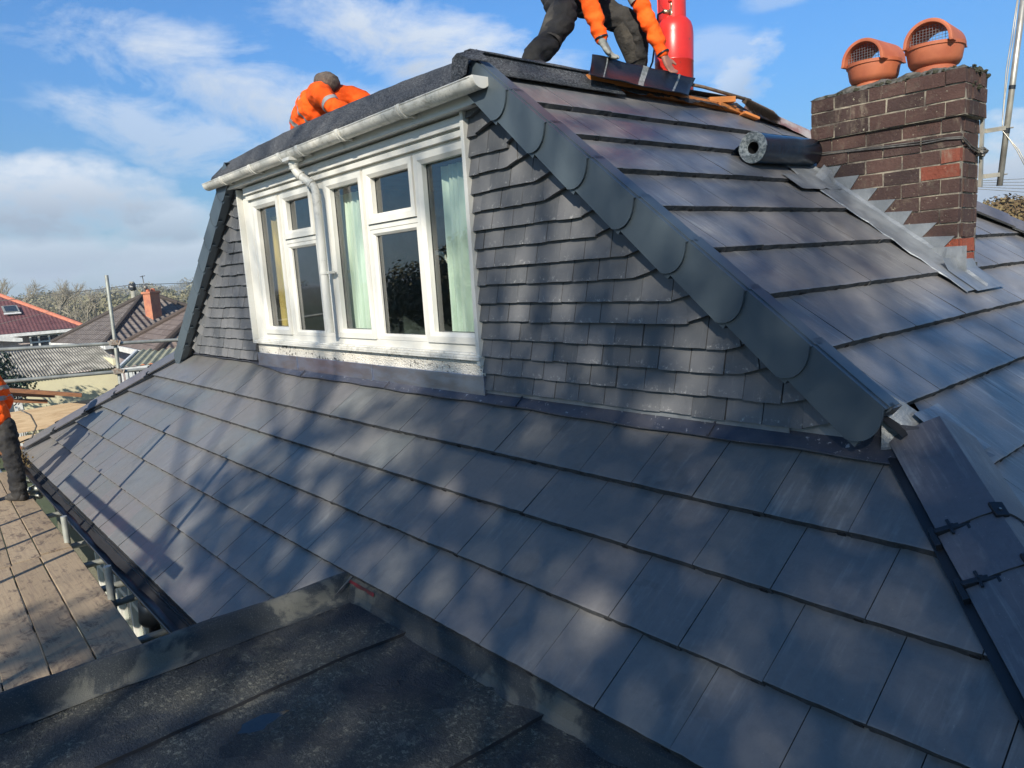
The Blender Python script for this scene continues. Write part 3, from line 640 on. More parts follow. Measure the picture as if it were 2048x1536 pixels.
m = MB(); m.box((-7.60, 2.93, -.56), (-7.575, 3.0, .99)); m.box((-7.575, 2.985, -.53), (-7.40, 3.02, .95)); sub(m, 'side_trim', ['upvc'], win, bevel=.003)
m = MB(); m.box((-3.79, 2.925, -.60), (-3.755, 3.0, 1.02)); sub(m, 'side_trim', ['upvc'], win, bevel=.003)
def curtain(x0, x1, z0, z1_, y, mat, amp=.03, n=60):
    m = MB(); i = len(m.v)
    for q in range(n + 1):
        x = x0 + (x1 - x0) * q / n; f = q * .9 + math.sin(q * .31) * 1.3
        for zz in (z0, (z0 + z1_) / 2, z1_): m.v.append((x + .01 * math.sin(f * .5 + zz * 3), y + amp * math.sin(f) * (1 if zz < z1_ else .5), zz))
    for q in range(n):
        for k in (0, 1): c = i + q * 3 + k; m.face([c, c + 3, c + 4, c + 1], None, 0, 0)
    sub(m, 'curtain', [mat], win, smooth=True)
curtain(-5.93, -5.52, -.6, .74, 3.16, 'cur_green'); curtain(-4.35, -3.86, -.6, .76, 3.16, 'cur_green'); curtain(-7.36, -7.10, -.6, .70, 3.16, 'cur_yellow', .02, 20); curtain(-7.62, -7.36, -.6, .76, 3.17, 'cur_beige', .02, 26)
m = MB()      # room behind the glass
m.poly([(-7.7, 5.6, -1.5), (-3.5, 5.6, -1.5), (-3.5, 5.6, 1.05), (-7.7, 5.6, 1.05)]); m.poly([(-7.7, 3.1, -1.5), (-3.5, 3.1, -1.5), (-3.5, 5.6, -1.5), (-7.7, 5.6, -1.5)])
m.poly([(-7.7, 3.1, 1.05), (-7.7, 5.6, 1.05), (-3.5, 5.6, 1.05), (-3.5, 3.1, 1.05)]); m.poly([(-7.7, 3.1, -1.5), (-7.7, 5.6, -1.5), (-7.7, 5.6, 1.05), (-7.7, 3.1, 1.05)]); m.poly([(-3.5, 3.1, -1.5), (-3.5, 3.1, 1.05), (-3.5, 5.6, 1.05), (-3.5, 5.6, -1.5)])
m.build('room', ['room'], house)
m = MB(); m.tube([(-4.42, 3.2, .12), (-4.46, 3.2, .16), (-4.53, 3.2, .17), (-4.57, 3.2, .15)], [.012, .02, .02, .03], 8); m.tube([(-4.42, 3.2, .12), (-4.36, 3.22, .0), (-4.38, 3.25, -.5)], .01, 6); sub(m, 'lamp', ['upvc'], win, smooth=True)
# ---- apron below the sill
mb = MB(); mb.box((-7.55, 2.965, -.70), (-3.757, 3.02, -.535)); mb.build('roughcast_apron', ['roughcast'], house)
mb = MB()
for a, b in ((-7.55, -6.60), (-6.595, -5.20), (-5.195, -3.75)):
    mb.box((a, 2.945, -.80), (b, 2.962, -.668 - random.uniform(0, .004))); mb.box((b - .006, 2.938, -.80), (b + .004, 2.946, -.668))
mb.build('lead_cover_flashing', ['lead_sky_tint'], house, bevel=.002)
mb = MB()       # dressed lead on the slope below the wall
xs = [-10.1 + i * .12 for i in range(76)]
def edge(x): return (2.975 if x < -8 else 2.975 - .075 * min(1, (x + 8) / 1.2)) + .004 * math.sin(x * 3.1) + .003 * math.sin(x * 11)
for i in range(len(xs) - 1):
    a, b = xs[i], xs[i + 1]
    P = []
    for x in (a, b):
        e = edge(x); h0 = .004; P.append([(x, e, z1(e) - .002), (x, e, z1(e) + h0 + .002 * math.sin(x * 7)), (x, (e + 3) / 2, z1((e + 3) / 2) + .007 + .002 * math.sin(x * 5)), (x, 2.995, z1(2.995) + .012), (x, 2.998, -.70)])
    for k in range(4): mb.poly([P[0][k], P[1][k], P[1][k + 1], P[0][k + 1]])
for x in (-8.05, -6.45, -4.95, -3.4, -2.0):
    e = edge(x); fr = FR1; mb.box((x - .006, vy(e), .002), (x + .005, vy(2.99), .015), fr=fr)
mb.build('lead_apron_flashing', ['lead_dark'], house)
mb = MB(); mb.box((-3.75, 2.962, -.785), (-1.62, 2.968, -.752)); mb.box((-3.7, 2.975, -.775), (-1.3, 2.985, -.70)); mb.build('lead_edge_strip', ['lead'], house)
mb = MB(); i = 0      # crumpled lead saddle where the verge meets the hip
for a in range(5):
    for b in range(4):
        P = []
        for (p, q) in ((a, b), (a + 1, b), (a + 1, b + 1), (a, b + 1)):
            y = 3.02 + p * .05; x = -1.13 + q * .05; zz = max(z2(x), z1(y) if y < 3.02 else -9) + .012 + .012 * noise.noise(V((p * .9, q * .9, 1))); P.append((x, y, zz))
        mb.poly(P)
A, B_, C, D_ = V((-1.24, 3.0, z2(-1.24) + .012)), V((-.90, 3.22, z2(-.90) + .014)), V((-1.22, 2.94, z1(2.94) + .012)), V((-1.0, 2.96, z1(2.96) + .04))
g_ = lambda p, q: A.lerp(B_, p).lerp(C.lerp(D_, p), q) + V((0, 0, -.03 * math.sin(math.pi * q) + .012 * noise.noise(V((p * 4, q * 4, 6)))))
for a in range(10):
    for b in range(10): mb.poly([g_(a / 10, b / 10), g_((a + 1) / 10, b / 10), g_((a + 1) / 10, (b + 1) / 10), g_(a / 10, (b + 1) / 10)])
mb.build('lead_saddle', ['lead'], house)

# ---- felt top, fascia, gutter, downpipe
def felt_strip():
    mb = MB(); prof = [(2.775, 1.115), (2.79, 1.145), (2.83, 1.18), (2.90, 1.245), (2.955, 1.292), (3.0, 1.318), (3.08, 1.338), (3.3, 1.365), (3.8, 1.385), (5.75, 1.30)]
    n = len(prof); xs = [-7.82 + (4.24) * i / 90 for i in range(91)]
    for j, x in enumerate(xs):
        t = (x + 7.82) / 4.24; bow = .05 * math.sin(math.pi * t) ** .8
        for k, (y, z) in enumerate(prof):
            if y > 3.: z = 1.318 + (z - 1.318) * max(-.3, min(1, (-3.66 - x) / .9))
            h = bow * min(1, k / 5.) + .010 * noise.noise(V((x * 1.7, y * 6, 3))) + .005 * noise.noise(V((x * 7, y * 3, 8))) * (k < 8)
            mb.v.append((x, y, z + h))
    for j in range(90):
        for k in range(n - 1): c = j * n + k; mb.face([c, c + n, c + n + 1, c + 1], None, 0, 0)
    # right flank, folded over the top of the side slope, stops where the men are still working
    i0 = len(mb.v); ys = [2.93 + i * .0475 for i in range(26)]
    for y in ys:
        zc = 1.325 - .006 * (y - 2.8)
        for k in range(6):
            s_ = [-.06, 0.0, .03, .07, .13, .20][k]; e = .006 * noise.noise(V((y * 4, k, 0)))
            x = -3.64 + s_; z = (1.335 if s_ <= 0 else min(1.33, z2(x) + .022 + .004 * (k < 5))) + e
            if k >= 2: z = z2(x) + .020 + e * .5 + (.02 if k == 2 else 0)
            mb.v.append((x, y, z - (.012 if k == 5 else 0)))
    for j in range(len(ys) - 1):
        for k in range(5): c = i0 + j * 6 + k; mb.face([c, c + 6, c + 7, c + 1], None, 0, 0)
    o = mb.build('roofing_felt', ['felt_new'], house, smooth=True)
    md = o.modifiers.new('thick', 'SOLIDIFY'); md.thickness = .006; md.offset = -1
felt_strip()
mb = MB()      # folded corner tuck of felt over the head of the verge
mb.poly([(-3.60, 2.80, 1.285), (-3.50, 2.805, 1.23), (-3.53, 2.80, 1.15), (-3.60, 2.79, 1.13), (-3.66, 2.79, 1.14), (-3.66, 2.81, 1.27)]); mb.poly([(-3.66, 2.81, 1.275), (-3.60, 2.80, 1.287), (-3.50, 2.805, 1.232), (-3.44, 2.92, 1.22), (-3.60, 2.95, 1.33)])
o = mb.build('felt_corner', ['felt_new'], house); md = o.modifiers.new('t', 'SOLIDIFY'); md.thickness = .006
mb = MB(); mb.box((-7.75, 2.87, 1.00), (-3.50, 2.895, 1.135)); mb.box((-7.75, 2.895, 1.005), (-3.50, 3.0, 1.02)); mb.box((-7.75, 2.862, 1.0), (-3.50, 2.87, 1.018))
mb.box((-3.60, 2.86, 1.0), (-3.42, 2.95, 1.10))
mb.build('fascia', ['fascia'], house, bevel=.002)
def gutter(x0, x1, y, zl, zr, rad, name, mat, unions, cap_r=True, brackets=(), wide=.0):
    mb = MB(); ax = [(x0, y, zl), (x1, y, zr)]; n = 14
    outer = [(rad * math.cos(math.pi + math.pi * k / n), rad * math.sin(math.pi + math.pi * k / n)) for k in range(n + 1)]
    inner = [((rad - .004) * math.cos(math.pi + math.pi * k / n), (rad - .004) * math.sin(math.pi + math.pi * k / n)) for k in range(n, -1, -1)]
    def ring_at(xa, xb, ro, ri, lip=.004):
        o_ = [(ro * math.cos(math.pi + math.pi * k / n), ro * math.sin(math.pi + math.pi * k / n)) for k in range(n + 1)]; i_ = [(ri * math.cos(math.pi + math.pi * k / n), ri * math.sin(math.pi + math.pi * k / n)) for k in range(n, -1, -1)]
        o_ = [(-ro - lip * .2, lip)] + o_ + [(ro, lip)]; i_ = [(ri, lip)] + i_ + [(-ri, lip)]
        f = lambda x: zl + (zr - zl) * (x - x0) / (x1 - x0)
        mb.sweep([(xa, y, f(xa)), (xb, y, f(xb))], [(a, b) for a, b in o_ + i_], up=(0, 0, 1))
    ring_at(x0, x1, rad, rad - .004); ring_at(x0, x1, rad + .004, rad - .004, .006) if False else None
    f = lambda x: zl + (zr - zl) * (x - x0) / (x1 - x0)
    mb.tube([(x0, y - rad, f(x0) + .003), (x1, y - rad, f(x1) + .003)], .005, 6)
    g = mb.build(name, [mat], house); smooth_angle(g, 40)
    for ux in unions:
        mb = MB(); xa, xb = ux - .014, ux + .014; ring_at(xa, xb, rad + .008, rad + .001, .010); ring_at(xa - .02, xa - .012, rad + .0075, rad + .001, .010)
        mb.sweep([(ux, y + rad * .5, f(ux) - rad * .9), (ux, y + rad + .02, f(ux) - rad * 1.05)], [(-.012, -.006), (.012, -.006), (.012, .006), (-.012, .006)])
        sub(mb, 'gutter_bracket', [mat if mat != 'upvc_dirty' else 'upvc'], g)
    if cap_r:
        mb = MB(); prof = [(rad * 1.1 * math.cos(math.pi + math.pi * k / n), rad * 1.1 * math.sin(math.pi + math.pi * k / n)) for k in range(n + 1)]
        mb.prism([(-a, b) for a, b in prof], (V((x1, y, zr + .006)), V((0, -1, 0)), V((0, 0, 1)), V((1, 0, 0))), -.022, .010); sub(mb, 'end_cap', ['upvc'], g, bevel=.003)
    return g
gut = gutter(-7.98, -3.40, 2.800, 1.092, 1.105, .062, 'gutter', 'upvc_dirty', (-7.45, -6.70, -6.06, -5.70, -5.02, -4.18))
mb = MB()
pp = [(-5.92, 2.80, 1.06), (-5.92, 2.80, .965), (-5.905, 2.81, .93), (-5.86, 2.835, .885), (-5.80, 2.865, .835), (-5.765, 2.885, .795), (-5.755, 2.89, .75), (-5.755, 2.892, .2), (-5.755, 2.892, -.42)]
mb.tube(pp, [.036, .034, .034, .034, .034, .034, .034, .034, .034], 20)
for a, b in (((-5.92, 2.80, .99), (-5.92, 2.80, .955)), ((-5.89, 2.82, .912), (-5.865, 2.833, .892)), ((-5.80, 2.865, .837), (-5.78, 2.876, .818)), ((-5.755, 2.892, .735), (-5.755, 2.892, .70))): mb.tube([a, b], .039, 20)
mb.tube([(-5.755, 2.892, .70), (-5.755, 2.892, .19)], .0365, 20)
dp = mb.build('downpipe', ['upvc_dirty'], house); smooth_angle(dp, 40)
mb = MB(); mb.tube([(-5.92, 2.80, 1.07), (-5.92, 2.80, .99)], .043, 20); mb.box((-5.985, 2.73, 1.02), (-5.855, 2.86, 1.045)); sub(mb, 'gutter_outlet', ['upvc'], dp)
mb = MB(); mb.tube([(-5.755, 2.892, .10), (-5.755, 2.892, .075)], .040, 20); mb.box((-5.80, 2.925, .078), (-5.70, 2.965, .098)); mb.box((-5.72, 2.90, .078), (-5.68, 2.95, .098)); sub(mb, 'pipe_clip', ['upvc'], dp)

# ---- chimney
mb = MB(); cx0, cx1, cy0, cy1 = -2.736, -1.772, 5.415, 5.755; ch = .0965; zc = .800
def bricks(x0, x1, y0, y1, z0, ncourse, BL=.2425, seed=0):
    rnd = random.Random(seed)
    for k in range(ncourse):
        za = z0 + k * ch + .0055; zb = z0 + (k + 1) * ch - .0055; par = k % 2
        redz = (za < -.05)
        def br(u0, u1, side):
            rr = rnd.random(); j = .002
            red = 1. if (redz and side in 'RF' ) else (.75 if (side == 'F' and u1 > x1 - .14 and k in (4, 5) and z0 < 0 and False) else 0.)
            if z0 < .5 and side == 'F' and u1 > x1 - .2 and (k == int((.62 - z0) / ch) - 1 or k == int((.62 - z0) / ch) - 2): red = .55 * (u0 > x1 - .26)
            q = rnd.uniform(-.004, .004); j = .0035
            if side == 'F': mb.box((u0 + .005, y0 - .002 + q, za), (u1 - .005, y0 + .05, zb), rr, 0, red=red, jit=j)
            if side == 'B': mb.box((u0 + .005, y1 - .05, za), (u1 - .005, y1, zb), rr, 0, jit=j)
            if side == 'R': mb.box((x1 - .05, u0 + .005, za), (x1 + .002 + q, u1 - .005, zb), rr, 0, red=red, jit=j)
            if side == 'L': mb.box((x0 - .002, u0 + .005, za), (x0 + .05, u1 - .005, zb), rr, 0, jit=j)
        for side in 'FB':
            u = x1 + .0; first = BL if par else .118
            cuts = [x1]; c = x1 - first
            while c > x0 + .07: cuts.append(c); c -= BL
            cuts.append(x0)
            if side == 'F' or side == 'B':
                for a, b in zip(cuts[1:], cuts[:-1]): br(a, b, side)
        for side in 'RL':
            cuts = [y0 + .052]; c = y0 + (.118 if par else BL)
            while c < y1 - .08: cuts.append(c); c += BL * (.5 if rnd.random() < .2 else 1)
            cuts.append(y1 - .052 if side == 'L' else y1 - .052)
            for a, b in zip(cuts[:-1], cuts[1:]): br(a, b, side)
bricks(cx0, cx1, cy0, cy1, zc - 11 * ch, 11, seed=3); bricks(cx0 - .028, cx1 + .030, cy0 - .030, cy1 + .03, zc, 3, seed=5)
mb.box((cx0 + .006, cy0 + .006, -.6), (cx1 - .006, cy1 - .006, zc), m=1); mb.box((cx0 - .022, cy0 - .024, zc), (cx1 + .024, cy1 + .024, zc + 3 * ch - .004), m=1)
chim = mb.build('chimney', ['brick', 'mortar'], house, label='dark red brick chimney stack')
mb = MB(); nx, ny = 40, 16      # cement flaunching with moss
for a in range(nx):
    for b in range(ny):
        P = []
        for (p, q) in ((a, b), (a + 1, b), (a + 1, b + 1), (a, b + 1)):
            u, v_ = p / nx, q / ny; x = cx0 - .03 + (cx1 - cx0 + .062) * u; y = cy0 - .032 + (cy1 - cy0 + .064) * v_
            e = min(u, 1 - u, .2) / .2 * min(v_, 1 - v_, .3) / .3
            P.append((x, y, zc + 3 * ch - .006 + .055 * (e ** .6 if e > 0 else 0) + .022 * noise.noise(V((x * 9, y * 9, 0))) * (e > 0) + .010 * noise.noise(V((x * 40, y * 40, 0)))))
        mb.poly(P, None, 0, 0)
sub(mb, 'flaunching', ['flaunch'], chim)
mb = MB()
for k in range(150):
    t = random.random()
    if random.random() < .55: p = (cx1 + .03 + random.uniform(-.05, .008), cy0 + .08 + t * (cy1 - cy0 - .06), zc + 3 * ch + random.uniform(-.02, .02) - (.10 if random.random() < .15 else 0))
    else: p = (cx0 + t * (cx1 - cx0), cy0 - .028 + random.uniform(-.005, .05), zc + 3 * ch + random.uniform(-.008, .012))
    s_ = random.uniform(.006, .02); mb.blob(p, s_, s_, s_ * .7, 6, 4, jit=.35)
tag(sub(mb, 'moss', ['moss'], chim), kind='stuff')
def pot(xc, yc, zb, yaw=0.):
    c = V((xc, yc, zb)); q = Matrix.Rotation(yaw, 3, 'Z'); mb = MB(); S = 1.0
    mb.lathe(c, [(.0, -.05), (.125, -.05), (.128, .0), (.120, .006), (.146, .020), (.160, .045), (.172, .118), (.180, .122), (.182, .142), (.168, .145), (.155, .12), (.10, .08), (0, .08)], 36, sx=.98, sy=1.08)
    p = mb.build('chimney_pot', ['terracotta'], None); p.parent = chim; smooth_angle(p, 35)
    # barrel hood running front to back
    mb = MB(); n = 18; ro, ri = .146, .124; y0, y1 = -.175, .165
    O_ = [(ro * math.cos(math.pi * k / n) * 1.0, .02 + ro * .98 * math.sin(math.pi * k / n)) for k in range(n + 1)]; O_ = [(ro * 1.04, .0)] + O_ + [(-ro * 1.04, .0)]
    I_ = [(ri * math.cos(math.pi * k / n), .02 + ri * .97 * math.sin(math.pi * k / n)) for k in range(n, -1, -1)]; I_ = [(-ri * 1.04, .0)] + I_ + [(ri * 1.04, .0)]
    prof = [(-a, b) for a, b in O_ + I_]
    for (ya, yb) in ((y0, y1),):
        mb.sweep([tuple(c + q @ V((0, ya, .128))), tuple(c + q @ V((0, (ya + yb) / 2, .128))), tuple(c + q @ V((0, yb, .128)))], prof, up=(0, 0, 1), caps=False)
        k_ = len(prof); 
        for e in (0, 2 * k_):
            for j in range(len(O_) - 1): 
                a, b = e + j, e + j + 1; c_, d_ = e + k_ - 1 - j, e + k_ - 2 - j; mb.face([a, b, d_, c_])
    h = mb.build('hood', ['terracotta'], None, bevel=.005); h.parent = p; smooth_angle(h, 40)
    mb = MB()
    for yy in (-.13,):
        for k in range(-6, 7):
            x = k * .019; hz = .02 + math.sqrt(max(0, 1 - (x / .122) ** 2)) * .12
            mb.tube([tuple(c + q @ V((x, yy, .13))), tuple(c + q @ V((x, yy, .125 + hz)))], .0016, 5)
        for k in range(8):
            zz = .145 + k * .018; hw = .120 * math.sqrt(max(0, 1 - (max(0, zz - .15) / .122) ** 2)); mb.tube([tuple(c + q @ V((-hw, yy, zz))), tuple(c + q @ V((hw, yy, zz)))], .0016, 5)
    s_ = mb.build('wire_guard', ['mesh'], None); s_.parent = p
pot(-2.405, 5.60, 1.145, R(-3)); pot(-2.005, 5.60, 1.155, R(4))
mb = MB()      # sagging wire lashed round the stack
wp = [(cx0 - .012, cy1 + .01, .70), (cx0 - .012, cy0 - .012, .70), (-2.5, cy0 - .012, .69), (-2.25, cy0 - .013, .675), (-2.0, cy0 - .012, .66), (-1.86, cy0 - .013, .665), (cx1 + .010, cy0 - .012, .655), (cx1 + .014, 5.55, .60), (cx1 + .02, 5.70, .575), (cx1 + .01, 5.775, .58)]
mb.tube(wp, .005, 6); mb.tube([(p[0] + .004, p[1], p[2] + .011 + .004 * math.sin(i * 2)) for i, p in enumerate(wp)], .004, 6)
for k in range(14): mb.blob((cx1 + .02 + random.uniform(-.01, .03), 5.70 + random.uniform(-.05, .09), .585 + random.uniform(-.02, .02)), .016, .02, .012, 6, 4, jit=.4)
sub(mb, 'lashing_wire', ['wire'], chim)
# stepped lead flashing on the stack and its skirt on the tiles
mb = MB(); yl = cy0 - .012
up_ = [(-2.73, .605), (-2.545, .60), (-2.605, .52), (-2.415, .515), (-2.48, .42), (-2.285, .412), (-2.355, .33), (-2.165, .32), (-2.24, .238), (-2.055, .23), (-2.115, .142), (-1.90, .138), (-1.99, .05), (-1.79, .042), (-1.87, -.042), (-1.765, -.042)]
lowz = lambda x: z2(x) - .03
for i in range(0, len(up_) - 1):
    a, b = up_[i], up_[i + 1]
# triangulated strips: each tooth is a thin sheet reaching down to the roof
teeth = [[up_[2 * i], up_[2 * i + 1], up_[2 * i + 2] if 2 * i + 2 < len(up_) else (-1.765, -.30)] for i in range(8)]
for i, (a, b, c) in enumerate(teeth):
    x0_ = a[0]; base = (b[0], lowz(b[0])); pl = [(a[0], a[1]), (b[0], b[1]), (c[0], c[1]), (b[0], lowz(b[0])), (a[0], lowz(a[0]))] if c[0] < b[0] else [(a[0], a[1]), (b[0], b[1]), (b[0], lowz(b[0])), (a[0], lowz(a[0]))]
    mb.prism(pl if i < 7 else [(a[0], a[1]), (b[0], b[1]), (-1.765, -.30), (a[0], -.25)], (V((0, yl, 0)), V((1, 0, 0)), V((0, 0, 1)), V((0, 1, 0))), -.0012 * (i % 2), .010)
yl2 = yl
xs = [-2.80 + i * .055 for i in range(23)]
P0 = None
for i, x in enumerate(xs):
    wob = .010 * math.sin(i * 1.9) + .008 * math.sin(i * .7); row = []
    for k, (yy, hh) in enumerate(((5.045 + wob, -.002), (5.05 + wob, .005), (5.18, .008 + .002 * math.sin(i)), (5.32, .009), (5.385, .014), (yl2 - .001, .035))):
        row.append((x, yy, z2(x) + hh + .003 * math.sin(i * 2.3 + k)))
    if P0:
        for k in range(5): mb.poly([P0[k], row[k], row[k + 1], P0[k + 1]])
    P0 = row
# front apron on the +x side
for a in range(6):
    for b in range(8):
        P = []
        for (p, q_) in ((a, b), (a + 1, b), (a + 1, b + 1), (a, b + 1)):
            x = cx1 - .004 + p * .034; y = 5.16 + q_ * .066; P.append((x, y, z2(x) + .016 + .05 * max(0, 1 - p / 1.2) ** 2 + .004 * noise.noise(V((p, q_, 0)))))
        mb.poly(P, None, 0, 0)
mb.box((cx1 - .01, 5.40, -.30), (cx1 + .006, cy1 + .01, -.185), m=1); mb.box((cx1 - .01, 5.43, -.190), (cx1 + .010, cy1, -.142), m=2)
for a in range(5):      # ruckled corner
    for b in range(8):
        P = []
        for (p, q_) in ((a, b), (a + 1, b), (a + 1, b + 1), (a, b + 1)):
            x = -1.95 + q_ * .030; z = -.30 + p * .055; P.append((x, yl - .004 - .014 * abs(noise.noise(V((p * .9, q_ * .9, 4)))) - .012, z))
        mb.poly(P)
sub(mb, 'step_flashing', ['lead', 'lead_sky_tint', 'flaunch'], chim)

# ---- walls, eaves gutter and soffit
mb = MB(); yw = 1.52
mb.box((-12.2, yw, GZ), (-3.72, yw + .25, -2.18)); mb.build('front_wall', ['pebble'], house)
mb = MB(); mb.box((-12.3, 1.23, -2.235), (-3.72, yw, -2.215)); mb.box((-12.35, 1.225, -2.235), (-3.72, 1.245, -2.09)); mb.build('soffit', ['gutter_black'], house)
eg = gutter(-12.35, -4.62, 1.150, -2.10, -2.105, .062, 'eaves_gutter', 'gutter_black', tuple(-12 + i * .82 for i in range(9)), cap_r=False)
mb = MB()
xs = [-12.3 + i * .1 for i in range(78)]
for a, b in zip(xs[:-1], xs[1:]):      # eaves tray hanging into the gutter
    f = lambda x: .006 * math.sin(x * 2.1) + .004 * math.sin(x * 9)
    for (y0, z0, y1, z1__) in ((1.27, z1(1.27) - .04, 1.20, z1(1.20) - .034), (1.20, z1(1.20) - .034, 1.16, -2.135)):
        mb.poly([(a, y1 + f(a), z1__), (b, y1 + f(b), z1__), (b, y0, z0), (a, y0, z0)])
mb.build('eaves_tray', ['under'], house)
mb = MB(); mb.lathe((-5.62, 1.19, -2.17), [(.055, 0), (.085, -.03), (.095, -.17), (.075, -.2), (.04, -.22), (.04, -2.3)], 20); mb.build('hopper', ['gutter_black'], house, smooth=True)
mb = MB()
for x in (-9.2, -8.75, -8.3, -7.75, -7.3, -6.85, -6.4): mb.box((x, 1.45, -3.6), (x + .06, 1.51, -2.36))
for z in (-3.62, -3.0, -2.40): mb.box((-9.2, 1.46, z), (-6.34, 1.505, z + .05))
mb.box((-9.14, 1.485, -3.6), (-6.4, 1.495, -2.4), m=1)
mb.build('window', ['upvc', 'glass'], house, bevel=.004, label='white ground floor window below the eaves')
mb = MB(); mb.box((-9.0, 5, GZ), (1.5, 9, -1.9)); mb.build('main_wall', ['pebble'], house)

# ---- felted flat roof in front, with kerb, laps and puddles
mb = MB(); XK = -3.655; ZF = -1.78; nx, ny = 60, 60
def fz(x, y): return ZF + .012 * noise.noise(V((x * .9, y * .9, 2))) + .014 * math.exp(-((x + y * .15 + 2.55) / .05) ** 2) * 0 + .012 * math.exp(-((x + 2.32 - .02 * math.sin(y * 3)) / .035) ** 2) - .008 * math.exp(-((x + 2.8) / .25) ** 2) + .01 * math.exp(-((x + 1.55) / .04) ** 2) + .006 * noise.noise(V((x * 5, y * 5, 9))) + .003 * noise.noise(V((x * 17, y * 17, 9))) - .017 * math.exp(-((x + 2.90) / .07) ** 2 - ((y - 1.0) / .17) ** 2)
gx = [XK + (2.2 - XK) * i / 130 for i in range(131)]; gy = [-2.2 + (1.84 + 2.2) * i / 90 for i in range(91)]
for x in gx:
    for y in gy: mb.v.append((x, y, fz(x, y)))
for i in range(130):
    for j in range(90): c = i * 91 + j; mb.face([c, c + 91, c + 92, c + 1], None, 0, 0)
flat = mb.build('flat_roof', ['felt_old'], house, smooth=True, label='black mineral felt flat roof with mossy patches and puddles')
for xl in (-3.06, -2.05, -1.05, -.05):      # lap joints: a real second sheet edge
    mb = MB()
    for j in range(60):
        y0, y1 = -2.2 + j * .0667, -2.2 + (j + 1) * .0667; w0, w1 = .012 * math.sin(y0 * 4), .012 * math.sin(y1 * 4)
        mb.poly([(xl + w0 + .005, y0, fz(xl, y0) - .002), (xl + w0, y0, fz(xl, y0) + .013), (xl + w1, y1, fz(xl, y1) + .013), (xl + w1 + .005, y1, fz(xl, y1) - .002)], None, 0, 1)
        mb.poly([(xl + w0, y0, fz(xl, y0) + .013), (xl + w0 - .16, y0, fz(xl - .16, y0) + .001), (xl + w1 - .16, y1, fz(xl - .16, y1) + .001), (xl + w1, y1, fz(xl, y1) + .013)], None, 0, 0)
    sub(mb, 'felt_lap', ['felt_old', 'under'], flat)
mb = MB(); kp = [(-3.765, -2.3), (-3.76, -1.72), (-3.75, -1.672), (-3.73, -1.652), (-3.70, -1.655), (-3.68, -1.675), (-3.668, -1.71), (-3.66, -1.75), (-3.645, -1.772), (-3.61, -1.779)]
n = len(kp)
for j in range(64):
    y = -2.2 + j * (1.84 + 2.2) / 63
    for k, (x, z) in enumerate(kp):
        e = .014 * noise.noise(V((y * 2.5, k * .6, 5))) + .009 * noise.noise(V((y * 9, k * .8, 5))); mb.v.append((x + e, y, z + (e if k < n - 1 else 0)))
for j in range(63):
    for k in range(n - 1): c = j * n + k; mb.face([c, c + n, c + n + 1, c + 1], None, 0, 0)
sub(mb, 'kerb', ['kerb'], flat, smooth=True)
mb = MB()
for i in range(60):       # upstand against the slope
    x0_, x1_ = -3.66 + i * .075, -3.66 + (i + 1) * .075
    P = []
    for x in (x0_, x1_):
        e = .005 * math.sin(x * 9) + .004 * math.sin(x * 23); P.append([(x, 1.765 + e, ZF - .004), (x, 1.785 + e, ZF + .010), (x, 1.798 + e, -1.745), (x, 1.803 + e * .5, -1.71), (x, 1.808, -1.675), (x, 1.84, -1.665)])
    for k in range(5): mb.poly([P[0][k], P[1][k], P[1][k + 1], P[0][k + 1]])
sub(mb, 'upstand', ['kerb'], flat, smooth=True)
mb = MB()
for i in range(6):
    x = -3.66 + i * .045; mb.poly([(x, 1.798, -1.690 + .004 * math.sin(i * 2)), (x + .045, 1.798, -1.690 + .004 * math.sin(i * 2 + 2)), (x + .045, 1.803, -1.672), (x, 1.803, -1.672)])
sub(mb, 'red_membrane_edge', [simple('red_membrane', (.20, .02, .025), (.05, .015, .015), .6, 12)], flat)
mb = MB(); mb.poly([(-3.02, .78, 0), (-2.78, .78, 0), (-2.78, 1.22, 0), (-3.02, 1.22, 0)]); mb.v = [(x, y, fz(-2.90, 1.0) + .0050) for x, y, z in mb.v]; sub(mb, 'puddle', ['water'], flat)
mb = MB(); mb.box((-3.735, -2.2, GZ), (-3.60, 1.6, -1.80)); mb.box((-3.6, -2.2, GZ), (2.2, -2.0, -1.80)); mb.build('extension_wall', ['pebble'], house)

# ================================================================== LOOSE THINGS ON THE ROOF
def tg(name, loc, label, cat, group=None): return thing(name, loc, label, cat, group)
# gas cylinder
cyl = tg('gas_cylinder', (-3.93, 5.33, 1.325), 'tall red propane gas cylinder standing on the ridge behind the workman', 'gas cylinder')
c = V((-3.93, 5.33, 1.325)); ax = V((0.015, .02, 1)).normalized()
mb = MB(); mb.lathe(c, [(0, -.02), (.135, -.02), (.148, 0), (.159, .03), (.159, .30), (.1605, .302), (.1605, .312), (.159, .314), (.159, .52), (.154, .57), (.140, .612), (.112, .645), (.07, .665), (.04, .672), (.0, .672)], 40, axis=ax); mb.build('body', ['red_steel'], cyl, smooth=True)
mb = MB(); mb.lathe(c, [(.132, -.05), (.136, -.05), (.136, -.01), (.132, -.01), (.132, -.05)], 30, axis=ax); mb.build('foot_ring', ['red_steel'], cyl)
mb = MB()
for a0, a1 in ((-.9, .75), (2.2, 3.9)):
    n = 10; prev = None
    for k in range(n + 1):
        t = a0 + (a1 - a0) * k / n; rI, rO = .108, .116; h0, h1 = .60, .86
        row = [tuple(c + V((math.cos(t) * r_, math.sin(t) * r_, h))) for r_, h in ((rI, h0), (rO, h0), (rO, h1), (rI, h1))]
        if prev:
            for q in range(4): mb.poly([prev[q], row[q], row[(q + 1) % 4], prev[(q + 1) % 4]])
        else: mb.poly(row)
        prev = row
    mb.poly(prev)
